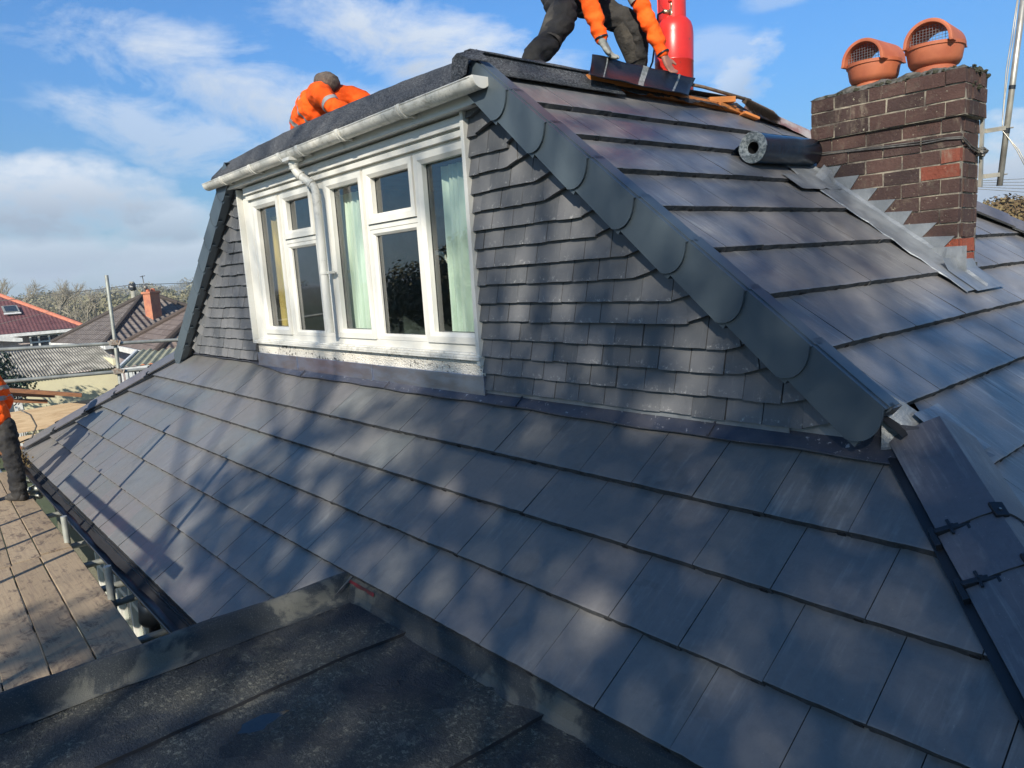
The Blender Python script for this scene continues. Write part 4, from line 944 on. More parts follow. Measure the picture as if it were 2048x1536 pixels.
for t in [k * .35 for k in range(18)]: mb.poly([tuple(c + V((math.cos(a) * r_, math.sin(a) * r_, h))) for a, r_, h in ((t, .106, .845), (t + .35, .106, .845), (t + .35, .119, .862), (t, .119, .862))])
mb.build('valve_guard', ['red_steel'], cyl)
mb = MB(); mb.tube([c + V((0, 0, .66)), c + V((0, 0, .73))], .022, 12); mb.tube([c + V((0, 0, .70)), c + V((-.03, -.07, .71))], .018, 10); mb.tube([c + V((0, 0, .73)), c + V((0, 0, .80))], .011, 8)
v_ = mb.build('valve', ['brass'], cyl, smooth=True)
mb = MB(); mb.lathe(c + V((0, 0, .785)), [(0, 0), (.026, 0), (.03, .01), (.026, .02), (0, .022)], 12); sub(mb, 'hand_wheel', ['red_steel'], v_)
mb = MB(); mb.tube([c + V((-.03, -.07, .71)), c + V((-.05, -.12, .68)), c + V((-.02, -.17, .58)), c + V((-.05, -.21, .3)), c + V((-.15, -.30, .02))], .008, 8); mb.build('hose', ['clip'], cyl, smooth=True)

# orange ridge timbers
def rbox(name, a, b, wd, ht, mat, label, cat, group=None, roll=0., bev=.003):
    a, b = V(a), V(b); d = b - a; ln = d.length; d.normalize(); s_ = d.cross(V((0, 0, 1))).normalized(); u = s_.cross(d); q = Matrix.Rotation(roll, 3, d); s_ = q @ s_; u = q @ u
    m = MB(); m.box((0, -wd / 2, 0), (ln, wd / 2, ht), fr=(V((0, 0, 0)), d, s_, u)); o = m.build(name, [mat], None, bevel=bev); o.location = a; return tag(o, label, cat, group)
rbox('roof_batten', (-3.60, 3.88, 1.235), (-3.575, 5.62, 1.175), .11, .055, 'batten', 'long orange treated timber running along the ridge under the black sheet', 'timber')
rbox('roof_batten', (-3.52, 5.35, 1.205), (-3.50, 5.80, 1.14), .05, .03, 'batten', 'short orange timber offcut lying under the broom handle', 'timber', 'orange timber offcuts on the ridge')
rbox('roof_batten', (-3.58, 5.30, 1.23), (-3.47, 5.50, 1.235), .07, .045, 'batten', 'small orange timber block beside the gas cylinder foot', 'timber', 'orange timber offcuts on the ridge')
rbox('ridge_tile_offcut', (-3.72, 5.42, 1.26), (-3.60, 5.80, 1.22), .20, .012, 'batten', 'bright orange sheet offcut leaning up behind the broom handle', 'timber', 'orange timber offcuts on the ridge', roll=R(38))
rbox('ridge_tile_offcut', (-3.70, 5.78, 1.21), (-3.64, 6.10, 1.12), .20, .015, 'lead_dark', 'grey slate tile offcut propped on the ridge beyond the broom', 'tile', roll=R(35))
rbox('roof_batten', (-3.46, 5.60, 1.15), (-3.40, 5.72, 1.10), .09, .02, 'batten', 'orange splinter of wood lying on the tiles beside the broom bristles', 'timber', 'orange timber offcuts on the ridge')
# ragged old underfelt edge under the timber
mb = MB(); P0 = None
for i in range(60):
    y = 3.86 + i * .032; w_ = .10 + .05 * noise.noise(V((y * 5, 0, 0))) + .03 * noise.noise(V((y * 17, 3, 0))); x = -3.60; row = []
    for k in range(5):
        xx = x + (w_ + .02) * k / 4; row.append((xx, y, z2(xx) + .018 + .018 * abs(noise.noise(V((y * 14, k * .9, 1))))))
    if P0:
        for k in range(4): mb.poly([P0[k], row[k], row[k + 1], P0[k + 1]])
    P0 = row
tag(mb.build('old_underfelt', ['rag']), 'ragged black old roofing underlay torn along the ridge below the orange timber', 'underlay')
mb = MB(); P0 = None      # clear polythene / translucent membrane crumpled beyond the broom
for i in range(30):
    t = i / 29; y = 5.85 + 1.75 * t; xr = -3.6 + rhD.x / rhD.y * max(0, y - 5.75); row = []
    for k in range(6): xx = xr - .05 + .15 * k / 5; row.append((xx, y - .05, z2(xr) + .02 + .05 * math.sin(math.pi * k / 5) + .02 * noise.noise(V((i * .8, k * 1.1, 2))) - .7813 * max(0, xx - xr)))
    if P0:
        for k in range(5): mb.poly([P0[k], row[k], row[k + 1], P0[k + 1]])
    P0 = row
o = mb.build('crumpled_sheeting', [simple('silver_sheeting', (.42, .38, .36), (.25, .13, .12), .35, 9, .5, 20, .01)], None, smooth=True); tag(o, 'crumpled grey and red plastic sheeting along the far hip between broom and chimney', 'plastic sheet')
# broom
br = tg('broom', (-3.45, 5.75, 1.2), 'wooden broom with stiff dark bristles lying on the ridge left of the chimney', 'broom')
hd = V((-3.49, 5.62, 1.225)); he = V((-3.36, 5.86, 1.105)); d = (he - hd).normalized()
mb = MB(); s_ = d.cross(FR2[3]).normalized(); mb.box((0, -.022, .030), ((he - hd).length, .022, .075), fr=(hd, d, s_, FR2[3])); mb.build('head', ['handle'], br, bevel=.008)
mb = MB()
for k in range(1100):
    u = random.uniform(.005, (he - hd).length - .005); v_ = random.uniform(.03, .075); q = hd + d * u - FR2[2] * .018 + FR2[3] * v_; e = q - FR2[2] * random.uniform(.055, .085) - FR2[3] * random.uniform(.0, .03) + d * random.uniform(-.012, .022)
    a = d * .0025; mb.poly([q - a, q + a, e + a, e - a]); a = s_ * .0025; mb.poly([q - a, q + a, e + a, e - a])
mb.build('bristles', ['bristle'], br)
mb = MB(); mb.tube([hd + d * .06 + FR2[3] * .07, V((-3.60, 5.28, 1.36)), V((-3.66, 5.0, 1.385))], [.014, .013, .013], 10); mb.build('handle', ['handle'], br, smooth=True)
# roll of damp proof film wedged against the chimney
rl = tg('membrane_roll', (-2.80, 4.9, .72), 'blue-black roll of damp proof membrane lying against the chimney', 'membrane roll')
c0, c1 = V((-2.74, 4.56, .708)), V((-2.77, 5.38, .725)); axd = (c1 - c0).normalized()
mb = MB(); mb.lathe(c0, [(.097, 0), (.098, .1), (.096, .3), (.098, .5), (.097, .82), (0.02, .82)], 36, axis=axd); mb.build('sheet', ['roll_blue'], rl, smooth=True)
mb = MB(); x_ = V((1, 0, 0)); x_ = (x_ - axd * x_.dot(axd)).normalized(); y_ = axd.cross(x_)
for k in range(6):      # spiral edge layers
    pts = [c0 + x_ * math.cos(t) * (.050 + .0085 * (k + t / 6.283)) * (1 + .03 * math.sin(3 * t + k)) + y_ * math.sin(t) * (.050 + .0085 * (k + t / 6.283)) * (1 + .04 * math.sin(2 * t + k)) - axd * random.uniform(.0, .006) for t in [j * 6.283 / 30 for j in range(31)]]
    mb.sweep(pts, [(-.0022, -.004), (.0022, -.004), (.0022, .01), (-.0022, .01)], up=tuple(axd), caps=False)
mb.build('layered_edge', ['roll_edge'], rl, smooth=True)
mb = MB(); mb.lathe(c0, [(.04, .004), (.05, 0), (.094, -.002), (.097, .004)], 32, axis=axd, m=0); mb.lathe(c0, [(.045, -.001), (.043, .12), (0, .12)], 24, axis=axd, m=1); mb.build('core', ['roll_edge', 'under'], rl)
mb = MB(); P0 = None
for i in range(9):
    t = i / 8; row = []
    for k in range(7):
        u = k / 6; q = c0 + axd * (.0 + .82 * t) + x_ * (-.097 - .035 * math.sin(u * 2.2)) * (1 - u * .0) + FR2[3] * (.06 - .135 * u) + FR2[2] * (.015 * math.sin(u * 3)); row.append(q)
    if P0:
        for k in range(6): mb.poly([P0[k], row[k], row[k + 1], P0[k + 1]])
    P0 = row
mb.build('loose_flap', ['roll_blue'], rl, smooth=True)
mb = MB(); P0 = None
for i in range(10):
    y = 4.78 + i * .067; row = []
    for k in range(6): x = -2.66 + k * .030; row.append((x, y, z2(x) + .012 + .012 * noise.noise(V((i * .7, k, 7))) + .08 * max(0, (i - 7) / 2) * (k < 3)))
    if P0:
        for k in range(5): mb.poly([P0[k], row[k], row[k + 1], P0[k + 1]])
    P0 = row
tag(mb.build('lead_offcut', ['lead']), 'curled light grey lead tongue under the end of the membrane roll', 'lead sheet')

# black membrane sheet held by the workman
sh = tg('ridge_membrane', (-3.5, 4.4, 1.3), 'black curved ridge membrane length with printed tape held by the gloved workman', 'roofing sheet')
mb = MB(); rows = []
for i in range(25):
    t = i / 24; row = []
    for k in range(13):
        u = k / 12; x = -3.60 + .185 * u ** 1.9; z = 1.435 - .205 * (1 - (1 - u) ** 1.35) ** 1.05 - .02 * t
        y0 = 3.97 - .25 * u ** 1.6; y1 = 5.16 - .36 * u ** 1.3; row.append(V((x, y0 + (y1 - y0) * t, z + .012 * noise.noise(V((t * 5, u * 2, 0))))))
    rows.append(row)
for i in range(24):
    for k in range(12): mb.poly([rows[i][k], rows[i + 1][k], rows[i + 1][k + 1], rows[i][k + 1]], None, 0, 0)
o = mb.build('sheet', ['membrane'], sh, smooth=True)
bm = bmesh.new(); bm.from_mesh(o.data); bmesh.ops.remove_doubles(bm, verts=bm.verts, dist=1e-5); bm.to_mesh(o.data); bm.free()
md = o.modifiers.new('t', 'SOLIDIFY'); md.thickness = .006
for i0, i1, nm in ((11, 12.3, 'tape'), (3.0, 3.25, 'tape_line'), (19.6, 20.1, 'tape_line')):
    mb = MB(); P0 = None
    for k in range(13):
        t0, t1 = i0 / 24, i1 / 24
        def at(i, k): lo = int(i); f = i - lo; return rows[lo][k].lerp(rows[min(lo + 1, 24)][k], f) + V((.007, -.002, .003))
        row = [at(i0, k), at(i1, k)]
        if P0: mb.poly([P0[0], P0[1], row[1], row[0]])
        P0 = row
    mb.build('tape', ['tape'], sh)

# aerial mast
am = tg('aerial_mast', (-1.66, 5.9, .4), 'bare aluminium aerial pole bracketed behind the brick chimney with looping cable', 'aerial pole')
pa, pb = V((-1.688, 5.90, .36)), V((-1.575, 5.90, 1.72)); d = (pb - pa).normalized(); mb = MB(); mb.tube([pa, pa + (pb - pa) * .5, pb], .0185, 16); mb.build('pole', ['alu'], am, smooth=True)
mb = MB(); mb.tube([pa + d * .62, pa + d * .645], .0205, 16); mb.tube([pa + d * .34, pa + d * .375], .0205, 16); mb.build('tape_wrap', ['clip'], am)
mb = MB(); mb.box((-1.775, 5.76, .36), (-1.755, 5.79, .80)); 
for zz in (.42, .72): mb.box((-1.775, 5.79, zz), (-1.77, 5.90, zz + .028)); mb.box((-1.772, 5.875, zz), (-1.685 + .08 * (zz - .36), 5.88, zz + .028)); mb.tube([V((-1.70 + (zz - .36) * .083 - .024, 5.925, zz + .015)), V((-1.70 + (zz - .36) * .083 + .045, 5.925, zz + .015))], .005, 6)
mb.build('wall_bracket', ['alu'], am)
for off in (0, .012):
    mb = MB(); mb.tube([pb + V((-.03, 0, 0)), pa + d * .95 + V((-.028 - off, 0, 0)), pa + d * .75 + V((-.034 - off, -.005, 0)), pa + d * .45 + V((-.030, -.01, 0)), pa + d * .36 + V((-.018, -.02, 0)), pa + d * .31 + V((.02, -.02, 0)), pa + d * .22 + V((.08 + off, -.02, 0)), pa + d * .10 + V((.14 + off, 0, 0)), pa + V((.26 + off, .1, -.05))], .0035, 6); mb.build('cable', ['alu'], am, smooth=True)

# ================================================================== PEOPLE
def fuse(chains, blobs=(), vox=.012, fold=.0, name='t', mat=None, parent=None, fscale=7., smooth_it=3, local_parent=False):
    """limbs and trunk grown as tapered tubes and fused into one continuous skin"""
    mb = MB()
    for ch in chains:
        pts = [V(p[:3]) for p in ch]; rad = [p[3] for p in ch]; fl = [p[4] if len(p) > 4 else 1. for p in ch]
        P, Q, Fl = [], [], []
        n = len(pts)
        for i in range(n - 1):
            p0, p1, p2, p3 = pts[max(i - 1, 0)], pts[i], pts[i + 1], pts[min(i + 2, n - 1)]
            for s in range(6):
                t = s / 6.; t2, t3 = t * t, t * t * t
                P.append(.5 * ((2 * p1) + (p2 - p0) * t + (2 * p0 - 5 * p1 + 4 * p2 - p3) * t2 + (3 * p1 - p0 - 3 * p2 + p3) * t3)); Q.append(rad[i] + (rad[i + 1] - rad[i]) * (t2 * (3 - 2 * t))); Fl.append(fl[i] + (fl[i + 1] - fl[i]) * t)
        P.append(pts[-1]); Q.append(rad[-1]); Fl.append(fl[-1])
        mb.tube(P, Q, 14)
        for p, r_ in ((P[0], Q[0]), (P[-1], Q[-1])): mb.blob(p, r_ * .98, r_ * .98, r_ * .98, 12, 8)
    for b in blobs: mb.blob(b[:3], b[3], b[4], b[5], 16, 10)
    me = mb.mesh('tmp'); o = bpy.data.objects.new('tmp', me); sc.collection.objects.link(o)
    md = o.modifiers.new('r', 'REMESH'); md.mode = 'VOXEL'; md.voxel_size = vox
    md2 = o.modifiers.new('s', 'SMOOTH'); md2.iterations = smooth_it; md2.factor = .5
    dg = bpy.context.evaluated_depsgraph_get(); dg.update(); ev = o.evaluated_get(dg); m2 = bpy.data.meshes.new_from_object(ev); bpy.data.objects.remove(o)
    if fold:
        m2.update()
        nr_ = [v.normal.copy() for v in m2.vertices]
        for v, nn in zip(m2.vertices, nr_):
            q = V(v.co); a = noise.noise(V((q.x * fscale, q.y * fscale, q.z * fscale * 1.9))) + .6 * (1 - abs(noise.noise(V((q.x * fscale * 1.3 + 9, q.y * fscale * 1.3, q.z * fscale * 2.2))) * 3)) * .5
            v.co = q + nn * (a * fold)
    m2.name = name; m2.materials.clear(); m2.materials.append(M[mat]); m2.polygons.foreach_set('use_smooth', [True] * len(m2.polygons))
    ob = bpy.data.objects.new(name, m2); sc.collection.objects.link(ob)
    if parent:
        ob.parent = parent
        if not local_parent: ob.matrix_parent_inverse = Matrix.Translation(-root_loc(parent))
    return ob
def lerp4(a, b, t): return tuple(a[i] + (b[i] - a[i]) * t for i in range(4))
def band(parent, a, b, r0, r1, t0, t1, mat='reflect', name='reflective_band', grow=.006, ov=None):
    a, b = V(a), V(b); p, q = a.lerp(b, t0), a.lerp(b, t1); ra, rb = r0 + (r1 - r0) * t0 + grow, r0 + (r1 - r0) * t1 + grow
    mb = MB(); mb.tube([p, p.lerp(q, .33), p.lerp(q, .66), q], [ra * .97, ra * 1.02, rb * 1.02, rb * .97], 22, caps=False); return mb.build(name, [mat], parent, smooth=True)
def head(c, fwd, up, parent_body, hair=True):
    return
def human(root, J, trunk_bulk=1., vox=.013, hat=False):
    """J: joint positions. body skin first, then clothing as children"""
    pel, chest, neck, hd_ = V(J['pelvis']), V(J['chest']), V(J['neck']), V(J['head'])
    def limb(*ks): return [(*V(J[k]), r_) for k, r_ in ks]
    sk = []
    sk.append([(*pel, .115), (*pel.lerp(chest, .5), .115), (*chest, .135), (*chest.lerp(neck, .6), .09), (*neck, .055), (*neck.lerp(hd_, .5), .058)])
    for s in 'LR':
        sk.append(limb(('hip' + s, .075), ('knee' + s, .042), ('ankle' + s, .036))); sk.append([(*V(J['ankle' + s]), .04), (*V(J['toe' + s]), .035)])
        sk.append([(*chest.lerp(V(J['sh' + s]), .4), .08), (*V(J['sh' + s]), .055), (*V(J['el' + s]), .042), (*V(J['wr' + s]), .027)])
    hands(sk, J)
    f = V(J['face']); u = V(J['crown'])
    bl = [(*hd_, .078, .085, .105)]
    b = fuse(sk, bl, vox=.009, name='body', mat='skin', parent=root, smooth_it=2)
    s_ = f.cross(u).normalized(); mb = MB()      # face
    mb.blob(hd_ + f * .093 - u * .01, .014, .014, .02, 8, 6)
    sub(mb, 'nose', ['skin'], b, smooth=True)
    for e in (-1, 1):
        mb = MB(); mb.blob(hd_ + f * .074 + s_ * (.032 * e) + u * .015, .012, .012, .008, 8, 6); sub(mb, 'eye', ['clip'], b, smooth=True)
        mb = MB(); mb.blob(hd_ + s_ * (.08 * e), .014, .022, .03, 8, 6); sub(mb, 'ear', ['skin'], b, smooth=True)
    mb = MB(); mb.blob(hd_ + f * .076 - u * .045, .02, .02, .005, 8, 6); sub(mb, 'mouth', ['maroon'], b, smooth=True)
    return b
def hands(sk, J):
    for s in 'LR':
        w_ = V(J['wr' + s]); d = V(J['hd' + s]).normalized(); n_ = V(J['pn' + s]).normalized(); side = d.cross(n_).normalized() * J.get('th' + s, 1)
        palm = w_ + d * .085
        for q in (-.026, -.009, .009, .026): sk.append([(*(w_ + side * q * .55), .020), (*(w_ + d * .05 + side * q), .016), (*(palm + side * q), .0135)])
        for q, ln in ((-.030, .062), (-.010, .076), (.011, .080), (.031, .07)):
            k0 = palm + side * q; k1 = k0 + (d * .9 + n_ * .35).normalized() * ln * .45; k2 = k1 + (d * .45 + n_ * .85).normalized() * ln * .33; k3 = k2 + (d * .05 + n_).normalized() * ln * .25
            sk.append([(*k0, .0105), (*k1, .0095), (*k2, .0085), (*k3, .0072)])
        t0 = w_ + d * .03 + side * .022; t1 = t0 + (d * .6 + side * .9 + n_ * .2).normalized() * .045; t2 = t1 + (d * .9 + side * .25 + n_ * .5).normalized() * .038
        sk.append([(*t0, .015), (*t1, .0125), (*t2, .0095)])

# --- workman bending over the ridge, facing down the side slope
w2 = tg('person', (-3.92, 4.3, 1.37), 'roofer in orange jacket and black trousers bending over the ridge with one grey glove', 'person')
J = dict(pelvis=(-4.28, 4.42, 2.14), chest=(-3.95, 4.44, 2.36), neck=(-3.74, 4.45, 2.42), head=(-3.60, 4.46, 2.42), face=(.55, 0, -.83), crown=(.83, 0, .55),
         hipR=(-4.25, 4.30, 2.10), kneeR=(-3.93, 4.05, 1.78), ankleR=(-3.97, 3.78, 1.43), toeR=(-3.84, 3.70, 1.385),
         hipL=(-4.25, 4.56, 2.10), kneeL=(-3.88, 4.80, 1.80), ankleL=(-3.97, 4.92, 1.43), toeL=(-3.84, 5.0, 1.385),
         shR=(-3.86, 4.26, 2.31), elR=(-3.70, 4.055, 1.90), wrR=(-3.62, 4.105, 1.545), hdR=(.25, .42, -.85), pnR=(.45, .25, -.1), thR=1,
         shL=(-3.86, 4.63, 2.31), elL=(-3.73, 4.70, 1.89), wrL=(-3.61, 4.79, 1.535), hdL=(.2, .35, -.9), pnL=(.5, .1, -.2), thL=-1)
b2 = human(w2, J)
tr = fuse([[(*V(J['pelvis']), .155), (*(V(J['pelvis']) + V((.10, 0, .06))), .15)],
           [(*V(J['hipR']), .118), (*V(J['hipR']).lerp(V(J['kneeR']), .5), .112), (*V(J['kneeR']), .088), (*V(J['kneeR']).lerp(V(J['ankleR']), .45), .084), (*(V(J['ankleR']) + V((0, 0, .06))), .078), (*(V(J['ankleR']) + V((.01, -.02, -.02))), .074)],
           [(*V(J['hipL']), .118), (*V(J['hipL']).lerp(V(J['kneeL']), .5), .112), (*V(J['kneeL']), .086), (*V(J['kneeL']).lerp(V(J['ankleL']), .45), .080), (*(V(J['ankleL']) + V((0, 0, .06))), .076), (*(V(J['ankleL']) + V((.01, .02, -.02))), .072)]], vox=.011, fold=.019, fscale=9, name='trousers', mat='trouser', parent=w2)
ja = fuse([[(*(V(J['pelvis']) + V((.02, 0, .04))), .15), (*V(J['pelvis']).lerp(V(J['chest']), .5), .16), (*V(J['chest']), .17), (*V(J['chest']).lerp(V(J['neck']), .7), .10)],
           [(*V(J['chest']).lerp(V(J['shR']), .5), .12), (*V(J['shR']), .088), (*V(J['shR']).lerp(V(J['elR']), .5), .074), (*V(J['elR']), .064), (*V(J['elR']).lerp(V(J['wrR']), .5), .060), (*V(J['elR']).lerp(V(J['wrR']), .93), .044)],
           [(*V(J['chest']).lerp(V(J['shL']), .5), .12), (*V(J['shL']), .088), (*V(J['shL']).lerp(V(J['elL']), .5), .074), (*V(J['elL']), .064), (*V(J['elL']).lerp(V(J['wrL']), .5), .058), (*V(J['elL']).lerp(V(J['wrL']), .93), .044)]], vox=.011, fold=.016, fscale=10, name='jacket', mat='hivis', parent=w2)
for s in 'RL':
    k_ = V(J['knee' + s]); band(w2, k_ + (V(J['hip' + s]) - k_) * .22, k_.lerp(V(J['ankle' + s]), .55), .093, .086, .0, 1., 'dusty', 'knee_patch', .006)
    a, b_ = V(J['sh' + s]), V(J['el' + s]); c_ = V(J['wr' + s])
    band(w2, a, b_, .082, .066, .70, .86); band(w2, b_, c_, .058, .043, .92, .955, 'clip', 'cuff', .004)
    if s == 'L': band(w2, a, b_, .084, .066, .30, .70, 'maroon', 'sleeve_panel', .004)
mb = MB(); mb.blob(V(J['pelvis']).lerp(V(J['chest']), .55) + V((.02, 0, -.10)), .12, .16, .09, 16, 10); mb.build('shirt_front', ['maroon'], w2, smooth=True)
gl = []; JJ = dict(J); hh = []; hands(hh, dict(wrR=J['wrR'], hdR=J['hdR'], pnR=J['pnR'], thR=1, wrL=J['wrR'], hdL=J['hdR'], pnL=J['pnR'], thL=1)); hh = hh[:len(hh) // 2] if False else hh[9:]
fuse([[(q[0], q[1], q[2], q[3] + .0035) for q in ch] for ch in hh] + [[(*(V(J['wrR']) - V(J['hdR']).normalized() * .03), .034), (*V(J['wrR']), .033)]], vox=.006, fold=.002, fscale=30, name='glove', mat='glove', parent=w2, smooth_it=1)
for s, q in (('R', -.10), ('L', .10)):
    a = V(J['ankle' + s]); t_ = V(J['toe' + s]); mb = MB(); mb.tube([a + V((-.05, 0, -.03)), a.lerp(t_, .4) + V((0, 0, -.02)), t_], [.05, .055, .042], 14); mb.blob(t_, .045, .045, .036, 12, 8); mb.build('boot', ['boot'], w2, smooth=True)
mb = MB(); mb.blob(V(J['head']) + V((.02, 0, .03)), .088, .092, .09, 16, 10); mb.build('beanie', ['beanie'], w2, smooth=True)

# --- workman crouching behind the felted edge
w1 = tg('person', (-6.6, 3.45, 1.40), 'roofer in orange banded jacket and brown knitted hat crouching behind the felted roof edge', 'person')
J = dict(pelvis=(-7.00, 3.55, 1.56), chest=(-6.58, 3.42, 1.66), neck=(-6.42, 3.40, 1.71), head=(-6.385, 3.43, 1.765), face=(.2, .9, -.35), crown=(.1, .3, .95),
         hipR=(-6.98, 3.47, 1.54), kneeR=(-6.62, 3.50, 1.46), ankleR=(-6.98, 3.52, 1.43), toeR=(-7.12, 3.52, 1.41), hipL=(-7.0, 3.72, 1.54), kneeL=(-6.62, 3.78, 1.46), ankleL=(-6.98, 3.80, 1.43), toeL=(-7.12, 3.80, 1.41),
         shR=(-6.22, 3.28, 1.66), elR=(-5.99, 3.30, 1.50), wrR=(-5.86, 3.45, 1.43), hdR=(.6, .7, -.2), pnR=(0, .2, -1), thR=1, shL=(-6.24, 3.60, 1.68), elL=(-6.0, 3.72, 1.52), wrL=(-5.88, 3.75, 1.43), hdL=(.7, .4, -.2), pnL=(0, 0, -1), thL=-1)
human(w1, J)
jk = fuse([[(-7.05, 3.56, 1.42, .18), (-7.0, 3.54, 1.56, .205), (-6.78, 3.49, 1.62, .20), (-6.55, 3.42, 1.655, .185), (-6.42, 3.40, 1.68, .13)],
      [(-6.38, 3.34, 1.69, .12), (-6.22, 3.28, 1.66, .098), (-6.09, 3.28, 1.57, .080), (-5.99, 3.30, 1.50, .068), (-5.88, 3.43, 1.44, .048)],
      [(-6.38, 3.50, 1.69, .12), (-6.24, 3.60, 1.68, .09), (-6.0, 3.72, 1.52, .065), (-5.90, 3.74, 1.44, .048)]], vox=.011, fold=.018, fscale=8, name='jacket', mat='hivis', parent=w1)
fuse([[(-7.02, 3.56, 1.50, .13), (-6.98, 3.48, 1.50, .11), (-6.62, 3.50, 1.45, .085), (-6.98, 3.52, 1.43, .065)], [(-7.0, 3.70, 1.52, .12), (-6.62, 3.78, 1.45, .085), (-6.98, 3.80, 1.43, .065)]], vox=.012, fold=.006, name='trousers', mat='trouser', parent=w1)
for s in (3.52, 3.80): mb = MB(); mb.tube([(-6.96, s, 1.44), (-7.14, s, 1.42)], [.05, .04], 12); mb.build('boot', ['boot'], w1, smooth=True)
def hoop(parent, c, nrm, ru, rv, wd, upv=(0, 0, 1), grow=1.):
    # a strip that wraps the trunk in the plane through c
    nrm = V(nrm).normalized(); u = V(upv); u = (u - nrm * u.dot(nrm)).normalized(); s_ = nrm.cross(u); mb = MB(); P0 = None
    for k in range(41):
        t = 2 * math.pi * k / 40; q = V(c) + u * math.cos(t) * rv + s_ * math.sin(t) * ru; row = [q - nrm * wd / 2, q + nrm * wd / 2]
        if P0: mb.poly([P0[0], P0[1], row[1], row[0]])
        P0 = row
    return mb.build('reflective_band', ['reflect'], parent, smooth=True)
def wrap_band(parent, jacket, c, nrm, wd, reach=.4, lift=.005, sect=(0, 6.3)):
    # strip laid on the jacket surface: cast rays outwards from c in the plane with normal nrm
    from mathutils.bvhtree import BVHTree
    bv = BVHTree.FromPolygons([v.co for v in jacket.data.vertices], [p.vertices for p in jacket.data.polygons])
    nrm = V(nrm).normalized(); u = V((0, 0, 1)); u = (u - nrm * u.dot(nrm)).normalized(); s_ = nrm.cross(u); mb = MB(); P0 = None
    for k in range(73):
        t = sect[0] + (sect[1] - sect[0]) * k / 72; dr = u * math.cos(t) + s_ * math.sin(t); row = []
        for e in (-.5, -.17, .17, .5):
            o_ = V(c) + nrm * wd * e + dr * reach; h = bv.ray_cast(o_, -dr)
            row.append(h[0] + dr * lift if h[0] else None)
        if P0:
            for a in range(3):
                if None not in (P0[a], P0[a + 1], row[a + 1], row[a]) and (P0[a] - row[a]).length < .06: mb.poly([P0[a], P0[a + 1], row[a + 1], row[a]])
        P0 = row
    return mb.build('reflective_band', ['reflect'], parent, smooth=True)
wrap_band(w1, jk, (-6.95, 3.54, 1.60), (.55, -.15, .80), .06); wrap_band(w1, jk, (-6.62, 3.46, 1.66), (.88, -.28, .30), .055); wrap_band(w1, jk, (-6.06, 3.285, 1.555), (.62, .05, -.65), .045, .12)
mb = MB(); hc = V((-6.40, 3.42, 1.80))      # floppy knitted hat with a ribbed turn-up
mb.lathe(hc + V((.045, 0, -.035)), [(.080, -.02), (.098, -.012), (.100, .035), (.088, .045)], 28, axis=(-.5, -.1, .85), sx=.95, sy=1.0)
for k in range(14): a = 2 * math.pi * k / 14
hat = mb.build('beanie', ['beanie'], w1, smooth=True)
ht = fuse([[(-6.37, 3.42, 1.80, .105), (-6.44, 3.42, 1.835, .088), (-6.50, 3.42, 1.815, .06)], [(-6.36, 3.42, 1.81, .10), (-6.29, 3.42, 1.79, .085)], [(-6.40, 3.44, 1.835, .06), (-6.44, 3.40, 1.85, .05)]], vox=.010, fold=.006, fscale=18, name='hat_crown', mat='beanie', parent=None); ht.parent = hat

# --- workman at the left edge of the boards
w3 = tg('person', (-10.1, .78, -2.25), 'roofer in orange reflective jacket and black trousers standing on the boards at the left edge', 'person')
J = dict(pelvis=(-10.12, .80, -1.33), chest=(-10.25, .70, -.88), neck=(-10.30, .64, -.68), head=(-10.34, .60, -.53), face=(-.7, -.6, -.3), crown=(-.2, -.2, .95),
         hipR=(-10.05, .90, -1.36), kneeR=(-9.98, .92, -1.80), ankleR=(-9.97, .93, -2.17), toeR=(-10.10, .84, -2.21), hipL=(-10.2, .72, -1.36), kneeL=(-10.22, .66, -1.80), ankleL=(-10.18, .64, -2.17), toeL=(-10.32, .56, -2.21),
         shR=(-10.15, .86, -.80), elR=(-10.25, .98, -1.08), wrR=(-10.45, .95, -1.25), hdR=(-.8, -.1, -.5), pnR=(0, -.3, -.9), thR=1, shL=(-10.38, .54, -.80), elL=(-10.5, .52, -1.07), wrL=(-10.62, .60, -1.25), hdL=(-.8, .1, -.5), pnL=(0, .3, -.9), thL=-1)
human(w3, J)
fuse([[(*V(J['pelvis']), .15), (-10.14, .79, -1.22, .15)], [(*V(J['hipR']), .115), (*V(J['kneeR']), .092), (-9.975, .925, -2.0, .088), (-9.975, .925, -2.17, .080)], [(*V(J['hipL']), .115), (*V(J['kneeL']), .092), (-10.19, .645, -2.0, .086), (-10.18, .64, -2.17, .078)]], vox=.012, fold=.020, fscale=8, name='trousers', mat='trouser', parent=w3)
jk = fuse([[(-10.10, .81, -1.26, .185), (-10.14, .78, -1.12, .17), (-10.2, .74, -.98, .165), (-10.25, .70, -.84, .16), (-10.29, .66, -.74, .10)], [(-10.18, .82, -.82, .10), (*V(J['shR']), .088), (*V(J['elR']), .066), (*V(J['wrR']), .046)], [(-10.32, .60, -.82, .10), (*V(J['shL']), .088), (*V(J['elL']), .066), (*V(J['wrL']), .046)]], vox=.012, fold=.012, fscale=8, name='jacket', mat='hivis', parent=w3)
wrap_band(w3, jk, (-10.15, .78, -1.08), (-.15, -.1, 1), .055); wrap_band(w3, jk, (-10.19, .75, -.97), (-.15, -.1, 1), .05)
for s, ko in (('R', .93), ('L', .64)):
    a = V(J['ankle' + s]); t_ = V(J['toe' + s]); mb = MB(); mb.tube([a + V((.05, .04, -.03)), a.lerp(t_, .5) + V((0, 0, -.01)), t_], [.052, .056, .044], 14); mb.blob(t_, .05, .05, .038, 12, 8); mb.build('boot', ['boot'], w3, smooth=True)
mb = MB(); mb.blob(V(J['head']) + V((0, 0, .04)), .09, .09, .085, 14, 9); mb.build('beanie', ['beanie'], w3, smooth=True)
